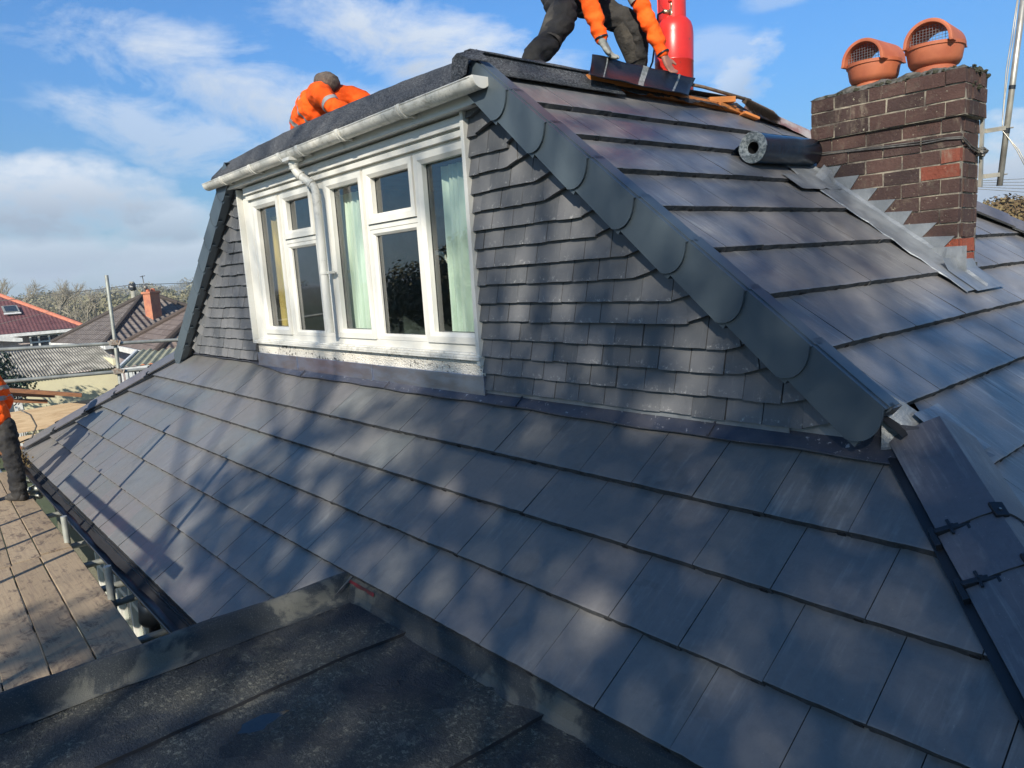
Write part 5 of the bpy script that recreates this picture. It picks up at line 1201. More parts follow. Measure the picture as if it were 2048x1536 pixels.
mb = MB(); mb.tube([(-10.0, 1.06, -1.20), (-9.98, 1.16, -1.28), (-9.99, 1.20, -1.42), (-10.02, 1.14, -1.55), (-10.1, 1.02, -1.60), (-10.2, .98, -1.55)], .009, 8); tag(mb.build('cable_loop', ['wire'], None, smooth=True), 'loop of grey cable hanging behind the left edge roofer', 'cable')

# ================================================================== SCAFFOLD
sca = tg('scaffold', (-12.7, 2.7, GZ), 'galvanised steel tube scaffold with guard rails beyond the far hip and along the eaves', 'scaffold')
def pole(a, b, r_=.0275, nm='tube'): m = MB(); m.tube([a, b], r_, 14); o = m.build(nm, ['galv'], sca, smooth=False); return smooth_angle(o, 40)
pole((-12.7, 2.745, .34), (-12.7, 2.66, GZ), nm='upright'); pole((-12.66, -.6, -.54), (-12.66, 3.95, -.775), nm='guard_rail'); pole((-12.66, -.6, -1.02), (-12.66, 3.6, -1.19), nm='guard_rail')
pole((-12.7, 1.2, -1.95), (-12.7, -.5, -1.95)); pole((-12.7, -.5, GZ), (-12.7, -.5, .45), nm='upright')
for zz in (-.70, -1.15):
    m = MB(); m.box((-12.735, 2.63, zz - .035), (-12.63, 2.76, zz + .035)); m.tube([(-12.62, 2.76, zz - .04), (-12.62, 2.79, zz + .03)], .012, 8); m.lathe((-12.70, 2.70, zz), [(.036, -.05), (.038, -.045), (.038, .045), (.036, .05)], 14); m.build('coupler', [simple('rusty_coupler', (.22, .15, .10), (.32, .30, .26), .6, 30, .5, 40, .01)], sca, bevel=.006)
for yy, z in ((.28, -.59), (.9, -1.09)): m = MB(); m.tube([(-12.66, yy - .05, z + .0), (-12.66, yy + .05, z)], .034, 14); m.build('sleeve_coupler', ['galv'], sca)
pole((-7.80, 1.02, -3.2), (-7.80, 1.03, -1.99), nm='upright'); pole((-6.03, 1.01, -3.2), (-6.03, 1.02, -1.99), nm='upright')
for x in (-7.95, -7.25, -6.55, -6.10, -5.30, -9.3, -10.6, -11.4): pole((x, -.7, -2.33 + .02 * math.sin(x)), (x + random.uniform(-.04, .04), 1.38, -2.33), nm='transom')
pole((-13.2, -.55, -2.40), (-3.8, -.55, -2.40), nm='ledger'); pole((-13.2, 1.0, -2.41), (-5.2, 1.0, -2.41), nm='ledger')
# outer standards and rails: out of the picture, they throw the long shadows
for x, zt in ((-8.30, .42), (-6.53, .38), (-4.7, .3)): pole((x, -.55, GZ), (x, -.55, zt), nm='upright')
pole((-7.95, .30, -2.2), (-7.95, .30, -1.0), nm='upright')
# boards
BX = [(.545, .735), (.79, .985)]
def scaf_board(x0, x1, ya0, ya1, yb0, yb1, z, lab, grp='scaffold boards beside the eaves'):
    # ya*: near-edge y at x0 / x1, yb*: far edge
    m = MB(); n = 14; i = 0; rr = random.random()
    ox = (x0 + x1) / 2; oy = (ya0 + yb0) / 2
    prev = None
    for k in range(n + 1):
        t = k / n; x = x0 + (x1 - x0) * t; a = ya0 + (ya1 - ya0) * t + random.uniform(-.002, .002); b = yb0 + (yb1 - yb0) * t + random.uniform(-.002, .002); zz = z + .004 * math.sin(t * 5 + rr * 9)
        row = [(x - ox, a - oy, zz - .038 - z), (x - ox, b - oy, zz - .038 - z), (x - ox, b - oy, zz - .004 - z), (x - ox, b - .004 - oy, zz - z), (x - ox, a + .004 - oy, zz - z), (x - ox, a - oy, zz - .004 - z)]
        if prev:
            for q in range(6): m.poly([prev[q], row[q], row[(q + 1) % 6], prev[(q + 1) % 6]], None, rr)
        else: m.poly(row, None, rr)
        prev = row
    m.poly(prev[::-1], None, rr)
    o = m.build('scaffold_board', ['board'], None); o.location = (ox, oy, z); tag(o, lab, 'board', grp)
scaf_board(-7.62, -3.80, .775, .70, 1.035, .965, -2.25, 'scuffed wooden scaffold board next to the gutter, with dark scratch marks')
scaf_board(-7.56, -3.80, .545, .45, .765, .69, -2.252, 'stained scaffold board, second from the gutter in the near set')
scaf_board(-7.50, -3.80, .30, .20, .535, .44, -2.25, 'near set scaffold board, third from the gutter, running off the left edge')
scaf_board(-7.50, -3.80, .04, -.05, .29, .19, -2.253, 'near set scaffold board at the lower left corner of the picture')
scaf_board(-11.9, -7.63, .895, .79, 1.065, 1.03, -2.245, 'pale clean scaffold board nearest the gutter in the far set')
scaf_board(-11.9, -7.57, .76, .56, .885, .78, -2.248, 'pale scaffold board in the far set under the standing roofer, second from the gutter')
scaf_board(-11.9, -7.51, .52, .31, .75, .55, -2.246, 'far set scaffold board, third from the gutter, with a metal clip on it')
scaf_board(-11.9, -7.51, .26, .05, .51, .30, -2.25, 'far set scaffold board, fourth from the gutter at the left edge')
m = MB(); m.box((-8.3, -.60, -.76), (-4.2, -.57, -.68)); tag(m.build('guard_board', ['board'], None), 'long guard board on the outer scaffold poles, shading the foot of the front roof', 'board')
m = MB(); m.box((-.05, -.04, 0), (.05, .02, .012)); m.box((-.05, -.03, .012), (-.035, .01, .05)); m.tube([(.04, -.02, .01), (.09, .03, .03)], .006, 6); o = m.build('metal_clip', ['galv']); o.location = (-8.75, .47, -2.243); o.rotation_euler = (0, 0, .7); tag(o, 'small steel board clip lying on a far scaffold board', 'clip')
# sheets at the far end
def plank(name, a, b, h, th, mat, lab, cat, lean=0.):
    a, b = V(a), V(b); d = (b - a); ln = d.length; d.normalize(); s_ = V((-d.y, d.x, 0)).normalized(); u = (V((0, 0, 1)) + s_ * lean).normalized(); m = MB()
    m.box((0, 0, -th / 2), (ln, h, th / 2), fr=(V((0, 0, 0)), d, u, d.cross(u).normalized())); o = m.build(name, [mat], None, bevel=.003); o.location = a; return tag(o, lab, cat)
plank('plywood_sheet', (-12.40, .75, -1.84), (-12.40, 3.3, -1.78), .315, .018, 'ply', 'pale plywood toe board standing at the far end of the scaffold', 'board')
plank('timber_board', (-12.30, .75, -1.96), (-12.25, 2.3, -1.94), .09, .05, 'ply', 'bleached timber plank lying at the foot of the plywood toe board', 'plank')
plank('timber_board', (-12.30, .75, -2.08), (-12.25, 2.0, -2.06), .07, .05, 'timber', 'reddish brown timber plank lowest under the plywood toe board', 'plank')
rbox('timber_beam', (-12.35, .9, -1.14), (-12.25, 2.08, -1.42), .10, .055, 'timber', 'long brown sawn timber sloping down over the plywood toe board', 'timber')
rbox('timber_beam', (-12.55, .9, -1.22), (-12.50, 1.78, -1.40), .10, .05, 'timber', 'second brown timber lying beneath the sloping one', 'timber')
rbox('timber_beam', (-12.55, .9, -1.32), (-12.50, 1.68, -1.47), .10, .05, 'timber', 'third brown timber just above the plywood edge', 'timber')
# leaf litter on the far gutter end
m = MB()
for k in range(900):
    p = V((random.gauss(-11.75, .28), random.gauss(1.10, .06), random.gauss(-2.05, .045))); s_ = random.uniform(.008, .022); q = V((random.uniform(-1, 1), random.uniform(-1, 1), random.uniform(-1, 1))).normalized(); a = q.orthogonal().normalized() * s_; b_ = q.cross(a).normalized() * s_ * .7
    m.poly([p - a, p + b_, p + a, p - b_], None, random.random())
tag(m.build('leaf_litter', ['leaf_autumn']), 'dry brown leaf litter gathered around the far end of the eaves gutter', None, None, 'stuff')
m = MB()
for k in range(11):
    m.blob((random.gauss(-10.35, .12), random.gauss(1.10, .05), random.gauss(-2.25, .05)), .04, .04, .035, 10, 7, jit=.08)
m.tube([(-10.9, 1.12, -2.16), (-10.5, 1.2, -2.2), (-10.2, 1.05, -2.17), (-10.4, .98, -2.2)], .012, 8)
tag(m.build('scaffold_fittings', ['galv'], None, smooth=True), 'cluster of knobbly steel scaffold fittings by the gutter at the end of the boards', 'fittings')

# ================================================================== SURROUNDINGS
def leafcloud(mb, blobs, n, size, rnd, hollow=.35, flat=.75):
    tot = sum(b[3] ** 2 for b in blobs)
    for b in blobs:
        c_ = V(b[:3]); rr = b[3]; k = int(n * rr * rr / tot)
        for _ in range(k):
            q = V((rnd.gauss(0, 1), rnd.gauss(0, 1), rnd.gauss(0, 1))).normalized(); rad = rr * (hollow + (1 - hollow) * rnd.random() ** .5) * (1 + .22 * noise.noise(q * 2.5 + c_ * .3))
            p = c_ + V((q.x * rad, q.y * rad, q.z * rad * flat)); s_ = size * rnd.uniform(.5, 1.3); nn = (q + V((rnd.uniform(-1, 1), rnd.uniform(-1, 1), rnd.uniform(-.4, 1)))).normalized()
            a = nn.orthogonal().normalized(); a = Matrix.Rotation(rnd.uniform(0, 6.28), 3, nn) @ a; b_ = nn.cross(a)
            mb.poly([p - a * s_, p + b_ * s_ * .6, p + a * s_, p - b_ * s_ * .6], None, rnd.random())
def limbs(mb, base, top, r0, rnd, depth=3, spread=.5, ends=None, n=4):
    base, top = V(base), V(top); mid = base.lerp(top, .5) + V((rnd.uniform(-1, 1), rnd.uniform(-1, 1), 0)) * (top - base).length * .06
    mb.tube([base, mid, top], [r0, r0 * .8, r0 * .55], 7 if depth > 1 else 4)
    if ends is not None and depth <= 1: ends.append(top)
    if depth <= 0: return
    ln = (top - base).length
    for k in range(n):
        t = rnd.uniform(.45, 1.) if k else 1.; o_ = base.lerp(top, t); d = (top - base).normalized(); a = Matrix.Rotation(rnd.uniform(0, 6.28), 3, d) @ d.orthogonal().normalized()
        dd = (d * (1 - spread * .6) + a * spread * rnd.uniform(.7, 1.2) + V((0, 0, .18))).normalized(); limbs(mb, o_, o_ + dd * ln * rnd.uniform(.5, .72), r0 * .5, rnd, depth - 1, spread, ends, n)
def tree(name, base, h, blobs, n, size, leaf, label, cat='tree', seed=1, group=None, tr=.18, bare=False, dep=3):
    rnd = random.Random(seed); t = tg(name, base, label, cat, group); mb = MB(); b = V(base)
    limbs(mb, b, b + V((0, 0, h * .45)), tr, rnd, dep, .62, None, 4 if dep > 2 else 3); mb.build('trunk', ['bark'], t)
    mb = MB(); leafcloud(mb, blobs, n, size, rnd, .2); mb.build('crown', [leaf], t); return t
# ground
mb = MB(); n = 24
for i in range(n):
    for j in range(n):
        P = []
        for (p, q) in ((i, j), (i + 1, j), (i + 1, j + 1), (i, j + 1)):
            f = lambda t: math.copysign(abs((t - n / 2) / (n / 2)) ** 2.2, t - n / 2) * 4000
            P.append((f(p), f(q), GZ))
        mb.poly(P)
tag(mb.build('ground', ['grass']), kind='structure')
mb = MB(); mb.poly([(-14, -4, GZ + .01), (-3, -4, GZ + .01), (-3, 2, GZ + .01), (-14, 2, GZ + .01)]); tag(mb.build('path', ['paving']), kind='structure')
# low wooded hills to the left and behind
def hh(x, y):
    d = math.hypot(x, y); a = math.atan2(y, -x)      # a: 0 = straight left
    e = -.004 + .002 * math.sin(a * 9 + 1) + .010 * max(0, min(1, (a - .16) / .2)) + .004 * noise.noise(V((x * .004, y * .004, 0)))
    if d < 130: return GZ - .3
    t = min(1, (d - 130) / 600); t = t * t * (3 - 2 * t); return GZ + (e * d - GZ) * t * (1 if d < 1100 else max(.2, 1 - (d - 1100) / 1500))
mb = MB(); rs = [125, 160, 200, 250, 310, 380, 460, 560, 680, 820, 1000, 1250, 1600, 2100]; an = [-.6 + .05 * k for k in range(60)]
for a in an:
    for r_ in rs: x, y = -r_ * math.cos(a), r_ * math.sin(a); mb.v.append((x, y, hh(x, y)))
for i in range(len(an) - 1):
    for j in range(len(rs) - 1): c_ = i * len(rs) + j; mb.face([c_, c_ + len(rs), c_ + len(rs) + 1, c_ + 1])
tag(mb.build('hills', ['hill'], None, smooth=True), kind='structure')
rnd = random.Random(5); mb = MB(); mb2 = MB()
for k in range(720):
    a = rnd.uniform(-.12, .62) if k % 6 else rnd.uniform(-.5, 1.5); r_ = 95 + 900 * rnd.random() ** 1.7
    x, y = -r_ * math.cos(a), r_ * math.sin(a); s_ = rnd.uniform(2.6, 4.6) * (1 + r_ / 900); z = hh(x, y); nb = 110 if r_ < 300 else 55
    if r_ < 130: s_ *= .62
    if r_ < 200: s_ *= .8
    m_ = mb if rnd.random() < .80 else mb2
    bl = [(x + rnd.uniform(-1, 1) * s_ * .6, y + rnd.uniform(-1, 1) * s_ * .6, z + s_ * rnd.uniform(.35, .95), s_ * rnd.uniform(.45, .75)) for _ in range(4)]
    leafcloud(m_, bl, int(nb * 3), .20 * (1 + r_ / 240), rnd, .4, .8)
o = mb.build('woodland', ['leaf_olive']); tag(o, 'far off olive and brown autumn woodland on the low hills', None, None, 'stuff')
o = mb2.build('woodland', ['leaf']); tag(o, 'darker green trees mixed into the far off woodland', None, None, 'stuff')

# roofs of the neighbours
def pantile(name, a, c_, lich, pu=.30, pv=.34, amp=.5):
    b = NB(name); s_ = b.n.new('ShaderNodeSeparateXYZ'); b.lk(b.tc.outputs['UV'], s_.inputs[0]); u, v = s_.outputs[0], s_.outputs[1]
    wave = b.math('SINE', b.math('MULTIPLY', u, 6.2832 / pu)); rowp = b.math('FRACT', b.math('DIVIDE', v, pv))
    n = b.noise(1.2, 5, .65, 'UV'); sp = b.ramp(b.noise(4.5, 4, .75, 'UV'), .60, .70)
    col = b.mix(b.ramp(n, .35, .65), a, c_); col = b.mix(b.math('MULTIPLY', sp, .75), col, lich)
    gap = b.math('MULTIPLY', b.ramp(rowp, .16, .0), .75); col = b.mix(gap, col, tuple(x * .25 for x in a))
    b.set(col, .9, 0., .2); b.bump(b.math('ADD', b.math('MULTIPLY', wave, amp), b.math('MULTIPLY', rowp, -.5)), 1., .09); return b.m
M['pan_grey'] = pantile('grey_pantile', (.125, .105, .095), (.18, .155, .14), (.36, .34, .29))
M['pan_grey2'] = pantile('brown_grey_tile', (.15, .115, .10), (.20, .16, .14), (.36, .32, .28), .24, .30, .3)
M['red_roof'] = pantile('plum_red_tile', (.115, .048, .052), (.17, .075, .075), (.24, .15, .14), .2, .18, .1)
M['brick_far'] = simple('far_orange_brick', (.46, .19, .10), (.33, .12, .08), .85, 3, .3, 12, .01)
M['white'] = simple('white_paint', (.72, .72, .69), rough=.5); M['cream'] = simple('cream_render', (.66, .61, .40), (.58, .53, .36), .9, 1.2, .2, 20, .01)
M['dark_glass'] = simple('dark_glass', (.03, .04, .05), rough=.08); M['pink'] = simple('pink_render', (.55, .46, .44), rough=.9); M['terracotta_ridge'] = simple('orange_ridge', (.50, .17, .10), rough=.8)
M['navy'] = simple('navy_cladding', (.045, .07, .10), rough=.6)
def slope(mb, pts, m=0):
    # uv: u along the eave (first edge), v up the slope
    P = [V(p) for p in pts]; e = (P[1] - P[0]).normalized(); nn = e.cross(P[2] - P[0]).normalized(); f = nn.cross(e); uv = [((p - P[0]).dot(e), (p - P[0]).dot(f)) for p in P]; mb.poly(P, uv, 0, m)
def wallq(mb, a, b, z0, z1__, m=0): mb.poly([(a[0], a[1], z0), (b[0], b[1], z0), (b[0], b[1], z1__), (a[0], a[1], z1__)], None, 0, m)
def ridgebar(mb, a, b, r_=.13, m=0): mb.tube([a, V(a).lerp(V(b), .5), b], r_, 8, m=m)
def pyramid(root, P, e1, e2, w1_, w2_, za, zr, roofm, wallm, ridgem='pan_grey'):
    P = V(P); e1, e2 = V(e1).normalized(), V(e2).normalized(); A, B, C, D_ = P, P + e1 * w1_, P + e1 * w1_ + e2 * w2_, P + e2 * w2_
    c1 = P + e1 * (w1_ / 2) + e2 * (w1_ / 2); c2 = P + e1 * (w1_ / 2) + e2 * (w2_ - w1_ / 2); c1.z = c2.z = zr
    for q in (A, B, C, D_): q.z = za
    mb = MB(); slope(mb, [B, A, c1]); slope(mb, [A, D_, c2, c1]); slope(mb, [D_, C, c2]); slope(mb, [C, B, c1, c2]); mb.build('roof', [roofm], root)
    mb = MB()
    for a, b in ((A, c1), (B, c1), (C, c2), (D_, c2), (c1, c2)): ridgebar(mb, a + V((0, 0, .04)), b + V((0, 0, .04)), .11)
    mb.build('ridge_tiles', [ridgem], root)
    ins = .4; q = [A + e1 * ins + e2 * ins, B - e1 * ins + e2 * ins, C - e1 * ins - e2 * ins, D_ + e1 * ins - e2 * ins]
    mb = MB()
    for a, b in zip(q, q[1:] + q[:1]): wallq(mb, a, b, GZ, za)
    mb.build('wall', [wallm], root)
    mb = MB()
    for a, b in ((A, B), (B, C), (C, D_), (D_, A)): a2, b2 = V(a), V(b); d = (b2 - a2).normalized(); mb.box((0, -.06, -.20), ((b2 - a2).length, .06, .0), fr=(a2, d, V((-d.y, d.x, 0)), V((0, 0, 1))))
    mb.build('gutter_board', ['white'], root); return c1, c2
h1 = tg('bungalow', (-38.5, 9.9, GZ), 'bungalow with grey pantiled pyramid roof and orange brick chimney behind the scaffold pole', 'house')
pyramid(h1, (-35.3, 7.15, 0), (-.99, -.15, 0), (-.15, .99, 0), 6.4, 7.0, -2.0, -.06, 'pan_grey', 'pink')
mb = MB(); mb.box((-.20, -.31, 0), (.20, .31, 1.50)); mb.box((-.25, -.36, 1.50), (.25, .36, 1.60)); o = mb.build('chimney', ['brick_far'], h1, bevel=.01, local=True); o.location = V((-37.4, 9.85, -1.45)) - h1.location; o.rotation_euler = (0, 0, .6)
for dy in (-.2, .15): m = MB(); m.lathe((0, dy, 1.60), [(.11, 0), (.09, .14), (.0, .14)], 12); q = m.build('chimney_pot', ['terracotta'], None); q.parent = o
m = MB(); m.tube([(0, -.32, 1.5), (-.05, -.34, 2.35)], .02, 6); m.tube([(-.05, -.5, 2.3), (-.05, -.18, 2.34)], .015, 5); m.blob((0, -.3, 1.8), .10, .10, .1, 8, 6); q = m.build('aerial', ['wire'], None); q.parent = o
h2 = tg('bungalow', (-30, 9.5, GZ), 'nearer bungalow with brown-grey tiled hipped roof partly behind the left verge', 'house')
pyramid(h2, (-26.1, 6.76, 0), (-1, .05, 0), (.05, 1, 0), 6.0, 9.5, -1.93, -.15, 'pan_grey2', 'brick_far', 'pan_grey2')
h3 = tg('house', (-58, 5, GZ), 'house with plum red tiled roof, skylight and white framed bay window at far left', 'house')
mb = MB(); A, B = V((-53.4, 9.9, -1.75)), V((-53.6, 4.3, -1.80)); T = V((-61.5, 5.0, 1.45)); T2 = V((-61.5, -4, 1.45)); slope(mb, [B, A, T]); slope(mb, [B, T, T2, V((-53.6, -6, -1.8))]); slope(mb, [A, V((-66, 12, -1.75)), T]); mb.build('roof', ['red_roof'], h3)
mb = MB(); ridgebar(mb, A, T, .15); mb.build('ridge_tiles', ['terracotta_ridge'], h3)
mb = MB(); wallq(mb, (-54.2, -6), (-54.2, 9.6), GZ, -1.8); wallq(mb, (-54.2, 9.6), (-65, 9.6), GZ, -1.8); mb.build('wall', ['pink'], h3)
mb = MB(); mb.box((-53.5, -6, -1.98), (-53.3, 9.9, -1.80)); mb.build('gutter', ['white'], h3)
mb = MB(); mb.box((-54.15, 6.9, -3.4), (-53.9, 9.3, -2.05)); w_ = mb.build('window', ['dark_glass'], h3)
mb = MB()
for y in (6.9, 7.35, 7.9, 8.45, 9.0, 9.3): mb.box((-53.9, y - .05, -3.4), (-53.84, y + .05, -2.05))
for z in (-2.05, -2.45, -3.4): mb.box((-53.9, 6.85, z - .05), (-53.835, 9.35, z + .05))
sub(mb, 'frame', ['white'], w_)
mb = MB(); fr = (V((-56.6, 6.45, -.42)), V((0, 1, 0)), V((-.92, 0, .39)), V((.39, 0, .92))); mb.box((-.42, -.55, .05), (.42, .55, .12), fr=fr); o = mb.build('skylight', ['galv'], h3); mb = MB(); mb.box((-.32, -.44, .12), (.32, .44, .14), fr=fr); sub(mb, 'pane', ['dark_glass'], o); mb = MB(); mb.box((-.46, -.72, .05), (.46, -.57, .09), fr=fr); sub(mb, 'flashing', ['white'], o)
mb = MB(); fr = (V((-53.2, 5.3, -1.3)), V((0, 1, 0)), V((0, 0, 1)), V((1, 0, 0)))
mb.prism([(-3.5, -.3), (.9, -1.0), (1.1, -1.0), (1.1, -.8), (.1, -.55), (-1.6, .45), (-3.5, 1.5)], fr, 0, .1, 0, 0); mb.build('barge_board', ['white'], h3)
ga = tg('garage', (-28.5, 3, GZ), 'cream rendered garage with weathered corrugated roof beyond the scaffold rails', 'garage')
mb = MB(); U0, U1 = -3.0, 5.85; n = 1060
for i in range(n + 1):
    y = U0 + (U1 - U0) * i / n; w_ = .022 * math.sin(y * 2 * math.pi / .085)
    for (x, z) in ((-26.45, -2.26), (-28.5, -1.96), (-30.6, -1.66)): mb.v.append((x, y + .10 * ((-26.45 - x) / 4) * 1.2, z + w_))
for i in range(n):
    for k in (0, 1): c_ = i * 3 + k; mb.face([c_, c_ + 3, c_ + 4, c_ + 1])
mb.build('corrugated_roof', [simple('weathered_sheet', (.34, .32, .27), (.13, .12, .10), .9, 2.2, .3, 20, .01, speck=(.55, .54, .48), speck_t=.66, speck_s=7)], ga, smooth=True)
mb = MB(); mb.box((-26.75, 2.93, GZ), (-26.6, 5.72, -2.30)); mb.box((-30.4, 5.6, GZ), (-26.75, 5.72, -2.0)); mb.build('wall', ['cream'], ga)
mb = MB(); mb.box((-26.9, -3, GZ), (-26.7, 2.7, -2.3)); mb.build('door', ['navy'], ga)
mb = MB(); mb.box((-26.72, 2.72, GZ), (-26.58, 2.93, -2.3)); mb.box((-26.7, .8, -2.75), (-26.6, 2.72, -2.68)); mb.build('frame', ['white'], ga)
sd = tg('lean_to_shed', (-24.5, 6.2, GZ), 'small shed with mossy green-grey corrugated roof and white edge beside the pole', 'shed')
mb = MB()
for i in range(90):
    y0, y1 = 5.02 + i * .035, 5.02 + (i + 1) * .035; f = lambda y: .03 * math.sin(y * 28); mb.poly([(-23.4, y0, -2.02 + f(y0)), (-23.4, y1, -2.02 + f(y1)), (-26.6, y1 + 1.3, -1.80 + f(y1)), (-26.6, y0 + 1.3, -1.80 + f(y0))])
mb.build('corrugated_roof', [simple('mossy_sheet', (.33, .32, .22), (.22, .22, .15), .9, 3)], sd, smooth=True)
mb = MB(); mb.box((-23.42, 4.95, -2.14), (-23.36, 8.3, -2.05)); mb.box((0, 0, -.1), (3.4, .06, .05), fr=(V((-23.38, 5.0, -2.02)), V((-.926, .376, .06)).normalized(), V((.376, .926, 0)).normalized(), V((0, 0, 1)))); mb.build('edge_trim', ['white'], sd)
mb = MB()
for i in range(15): mb.box((-23.3, 5.05 + i * .10, -2.45), (-23.26, 5.05 + i * .10 + (.03 + .05 * ((i * 7) % 3) / 2), -2.16))
mb.build('white_slats', ['white'], sd)
mb = MB(); mb.box((-24.4, 5.4, GZ), (-23.5, 8.3, -2.12)); mb.build('wall', ['navy'], sd)
# telegraph pole and its wires
tp = tg('telegraph_pole', (-48.6, 11.8, GZ), 'wooden telegraph pole rising behind the grey pyramid roof', 'telegraph pole')
mb = MB(); mb.tube([(-48.6, 11.8, GZ), (-48.6, 11.8, .85)], [.17, .13], 12); mb.build('pole', [simple('pole_wood', (.30, .29, .24), rough=.9)], tp, smooth=True)
mb = MB(); mb.blob((-48.6, 11.8, .52), .22, .26, .28, 8, 6, jit=.25); mb.build('junction_box', ['gutter_black'], tp)
def wire(a, b, sag, r_=.02, nm='wire'):
    a, b = V(a), V(b); m = MB(); m.tube([a.lerp(b, k / 12) - V((0, 0, sag * 4 * (k / 12) * (1 - k / 12))) for k in range(13)], r_, 5); m.build(nm, ['wire'], tp)
wire((-48.6, 11.8, .66), (-52, -6, .05), .25); wire((-48.6, 11.8, .66), (-60, 30, .9), .15); wire((-48.6, 11.8, .50), (-52, 2, -1.6), .2, .012)
ov = tg('overhead_wires', (-10, 38, GZ), 'bundle of thin overhead cables crossing the sky right of the chimney', 'cables')
for k in range(5):
    m = MB(); m.tube([(-14, 38, 2.75 + .02 * k), (-8.5, 39.5, 1.95 + .20 * k - .3), (-4, 41, 1.3 + .32 * k - .4)], .012, 5); m.build('cable', ['wire'], ov)
m = MB(); m.tube([(-17, 37, GZ), (-17, 37, 3.1)], .13, 8); m.build('post', ['handle'], ov)
# named trees
tree('oak_tree', (-14.0, 50, GZ), 6.5, [(-14.0, 50, 1.15, 1.75), (-14.6, 50, .2, 1.5), (-13.1, 50.4, .5, 1.3), (-13.6, 49.4, 1.6, .9)], 9500, .12, 'leaf_autumn', 'rounded brown-green oak just right of the chimney foot', seed=3)
tree('hedge_tree', (-11.6, 50, GZ), 5, [(-12.0, 50, -.1, 1.5), (-10.4, 50, -.4, 1.6), (-8.8, 50, -.7, 1.6)], 4200, .09, 'leaf', 'low dark green hedge tree spreading right of the oak', seed=4)
tree('conifer', (-24.6, 1.6, GZ), 4, [(-24.4, 1.55, -1.15, .62), (-24.4, 1.9, -1.7, .85), (-24.4, 1.2, -2.2, 1.1), (-24.3, 2.5, -2.3, .6)], 4200, .06, 'conifer', 'dark blue-green conifer at the left edge in front of the red roofed house', seed=6)
def bare_tree(base, h, lab, seed, spread=.5):
    rnd_ = random.Random(seed); t = tg('bare_tree', base, lab, 'tree', 'leafless trees behind the red roof'); mb = MB(); b = V(base); limbs(mb, b, b + V((0, 0, h * .40)), .20, rnd_, 5, spread, None, 4)
    mb.v = [(b.x + (x - b.x), b.y + (y - b.y), z) for x, y, z in mb.v]; mb.build('branches', [simple('pale_bark', (.30, .27, .21), (.2, .18, .14), .95)], t)
bare_tree((-78, 9.0, GZ), 8.0, 'leafless tree nearest the left edge above the red roof', 21); bare_tree((-80, 12.6, GZ), 7.8, 'leafless twiggy tree right of the first, above the red roof slope', 22); bare_tree((-68, 12.8, GZ), 6.0, 'pale leafless tree with a forked trunk beside the end of the red roof', 23); bare_tree((-84, 15.0, GZ), 7.0, 'thin leafless tree standing furthest right of the bare group', 25)
# shrubs growing up in front of the cream wall
for x, y, h, lab in ((-24.0, 2.95, .75, 'wispy shrub tips before the cream wall near the timber'), (-24.0, 4.1, .6, 'sparse dry shrub tips in front of the middle of the cream wall'), (-24.0, 4.75, .45, 'small round green bush at the right foot of the cream wall')):
    t = tg('shrub', (x, y, GZ), lab, 'shrub', 'shrubs before the cream wall'); rnd_ = random.Random(int(y * 10)); mb = MB(); zt = -3.05
    for k in range(26):
        q = V((x + rnd_.uniform(-.3, .3), y + rnd_.uniform(-.45, .45), -4.0)); mb.tube([q, q + V((rnd_.uniform(-.1, .1), rnd_.uniform(-.15, .15), 1.0 - rnd_.random() * .5 + h * .25))], .008, 4)
    mb.build('stems', ['bark'], t); mb = MB(); leafcloud(mb, [(x, y, -3.6, .5), (x, y + .1, -3.2, .18)], 260, .035, rnd_); mb.build('leaves', ['leaf'], t)
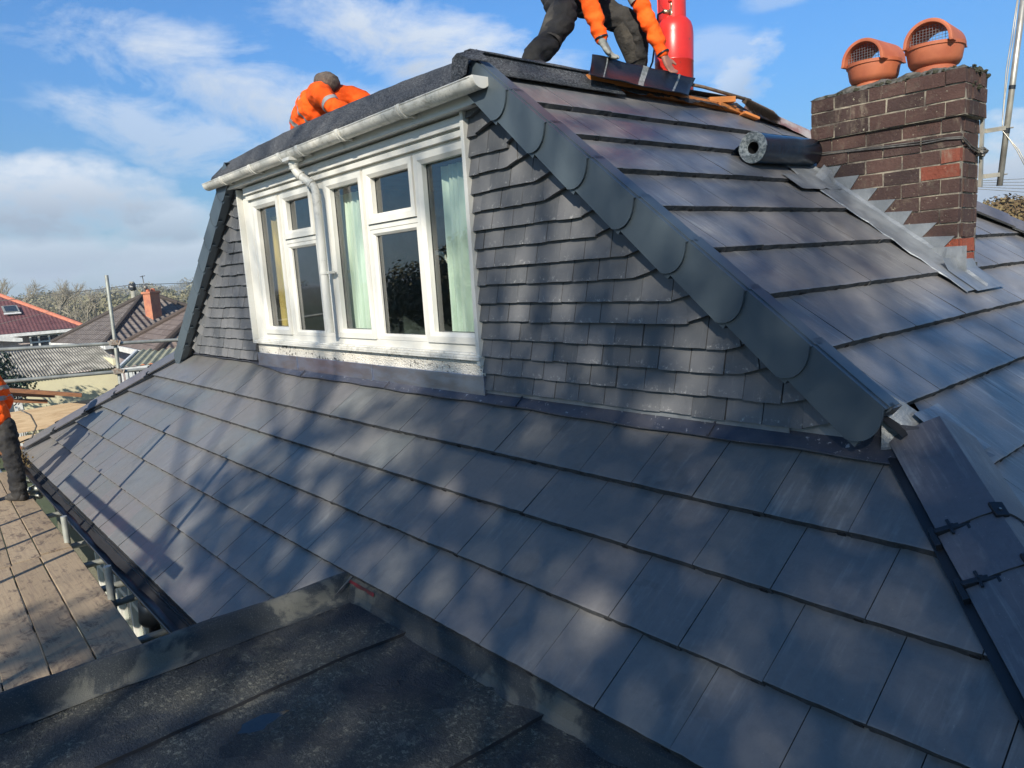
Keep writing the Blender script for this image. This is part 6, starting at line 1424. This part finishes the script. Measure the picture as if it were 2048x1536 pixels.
# tall tree behind the photographer: its broken shade falls over the lower roof, and trees that show in the window glass
SH = []
def shade_pt(a, b, t): return V((.849, .529, 0)) * a + (V((0, 0, 1)) - SUN * SUN.z).normalized() * b + SUN * t
rnd = random.Random(11); tt = tg('beech_tree', (*(shade_pt(-.4, -1, 16).to_2d()), GZ), 'tall half-bare beech standing behind the viewpoint, its crown shaped to shade the lower roof', 'tree')
mb = MB(); b = V(tt.location); 
for k in range(7): limbs(mb, b + V((0, 0, 3.0 + .4 * k)), shade_pt(-2.4 + .8 * k, -1.4 + .25 * (k % 3), 16 + rnd.uniform(-1, 1)), .12, rnd, 3, .5, None, 4)
mb.tube([b, b + V((0, 0, 3)), b + V((.1, .1, 6))], [.45, .36, .2], 14); mb.build('trunk', ['bark'], tt)
mb = MB()
for k in range(30000):  # leaves kept only where their shade should fall on the roof
    a = rnd.uniform(-5.6, 3.2); b_ = rnd.uniform(-3.6, 2.5)
    top = (2.35 if a < -.3 else 2.0 if a < .6 else 2.2) - .035 * (a - .6) ** 2 - (.9 if a < -4.6 else 0)
    d_ = (top - b_) / 1.6; cov = max(0, min(1, d_)) ** .9
    cl = noise.noise(V((a * 2.3, b_ * 2.3, 5))) + .7 * noise.noise(V((a * 5.6, b_ * 5.6, 15)))
    hole = 1 if cl > -.05 - (.36 if b_ > .9 or a < -2.6 else .50) * cov else 0
    if a < -4.4: cov *= max(0, (a + 5.6) / 1.2)
    if -2.6 < a < -.6 and -.8 < b_ < .45: cov *= .35
    if rnd.random() > cov or not hole: continue
    p = shade_pt(a, b_, 16 + rnd.uniform(-1.6, 1.6)); s_ = rnd.uniform(.035, .095); nn = (SUN + V((rnd.uniform(-1, 1), rnd.uniform(-1, 1), rnd.uniform(-1, 1))) * .8).normalized(); u = nn.orthogonal().normalized(); u = Matrix.Rotation(rnd.uniform(0, 6.28), 3, nn) @ u; v_ = nn.cross(u)
    mb.poly([p - u * s_, p + v_ * s_ * .7, p + u * s_, p - v_ * s_ * .7], None, rnd.random())
mb.build('crown', ['leaf_autumn'], tt)
tree('ash_tree', (-30, -17.5, GZ), 7, [(-30, -17.5, .0, 2.7), (-31.5, -19.5, .9, 2.3), (-28, -15.5, -.9, 2.2), (-33, -16, -1, 2.5), (-34, -23, .2, 3)], 16000, .16, 'leaf_olive', 'bushy tree across the garden seen only as a reflection in the window panes', seed=9)
tree('ash_tree', (-20, -22, GZ), 7, [(-20, -22, .9, 2.6), (-22, -24, .0, 2.6), (-18, -26, 1.4, 2.4)], 12000, .16, 'leaf_olive', 'second garden tree seen only reflected in the right hand panes', seed=10)

# thin autumn air between here and the hills
mb = MB(); mb.box((-2500, -700, GZ - 3), (900, 2500, 75)); hz_ = mb.build('haze', [], None); tag(hz_, kind='stuff')
hm = bpy.data.materials.new('haze_air'); hm.use_nodes = True; hn = hm.node_tree; hn.nodes.remove(hn.nodes['Principled BSDF']); pv = hn.nodes.new('ShaderNodeVolumePrincipled'); pv.inputs['Color'].default_value = (.80, .88, 1, 1); pv.inputs['Density'].default_value = .0006; hn.links.new(pv.outputs[0], hn.nodes['Material Output'].inputs['Volume']); hz_.data.materials.append(hm)
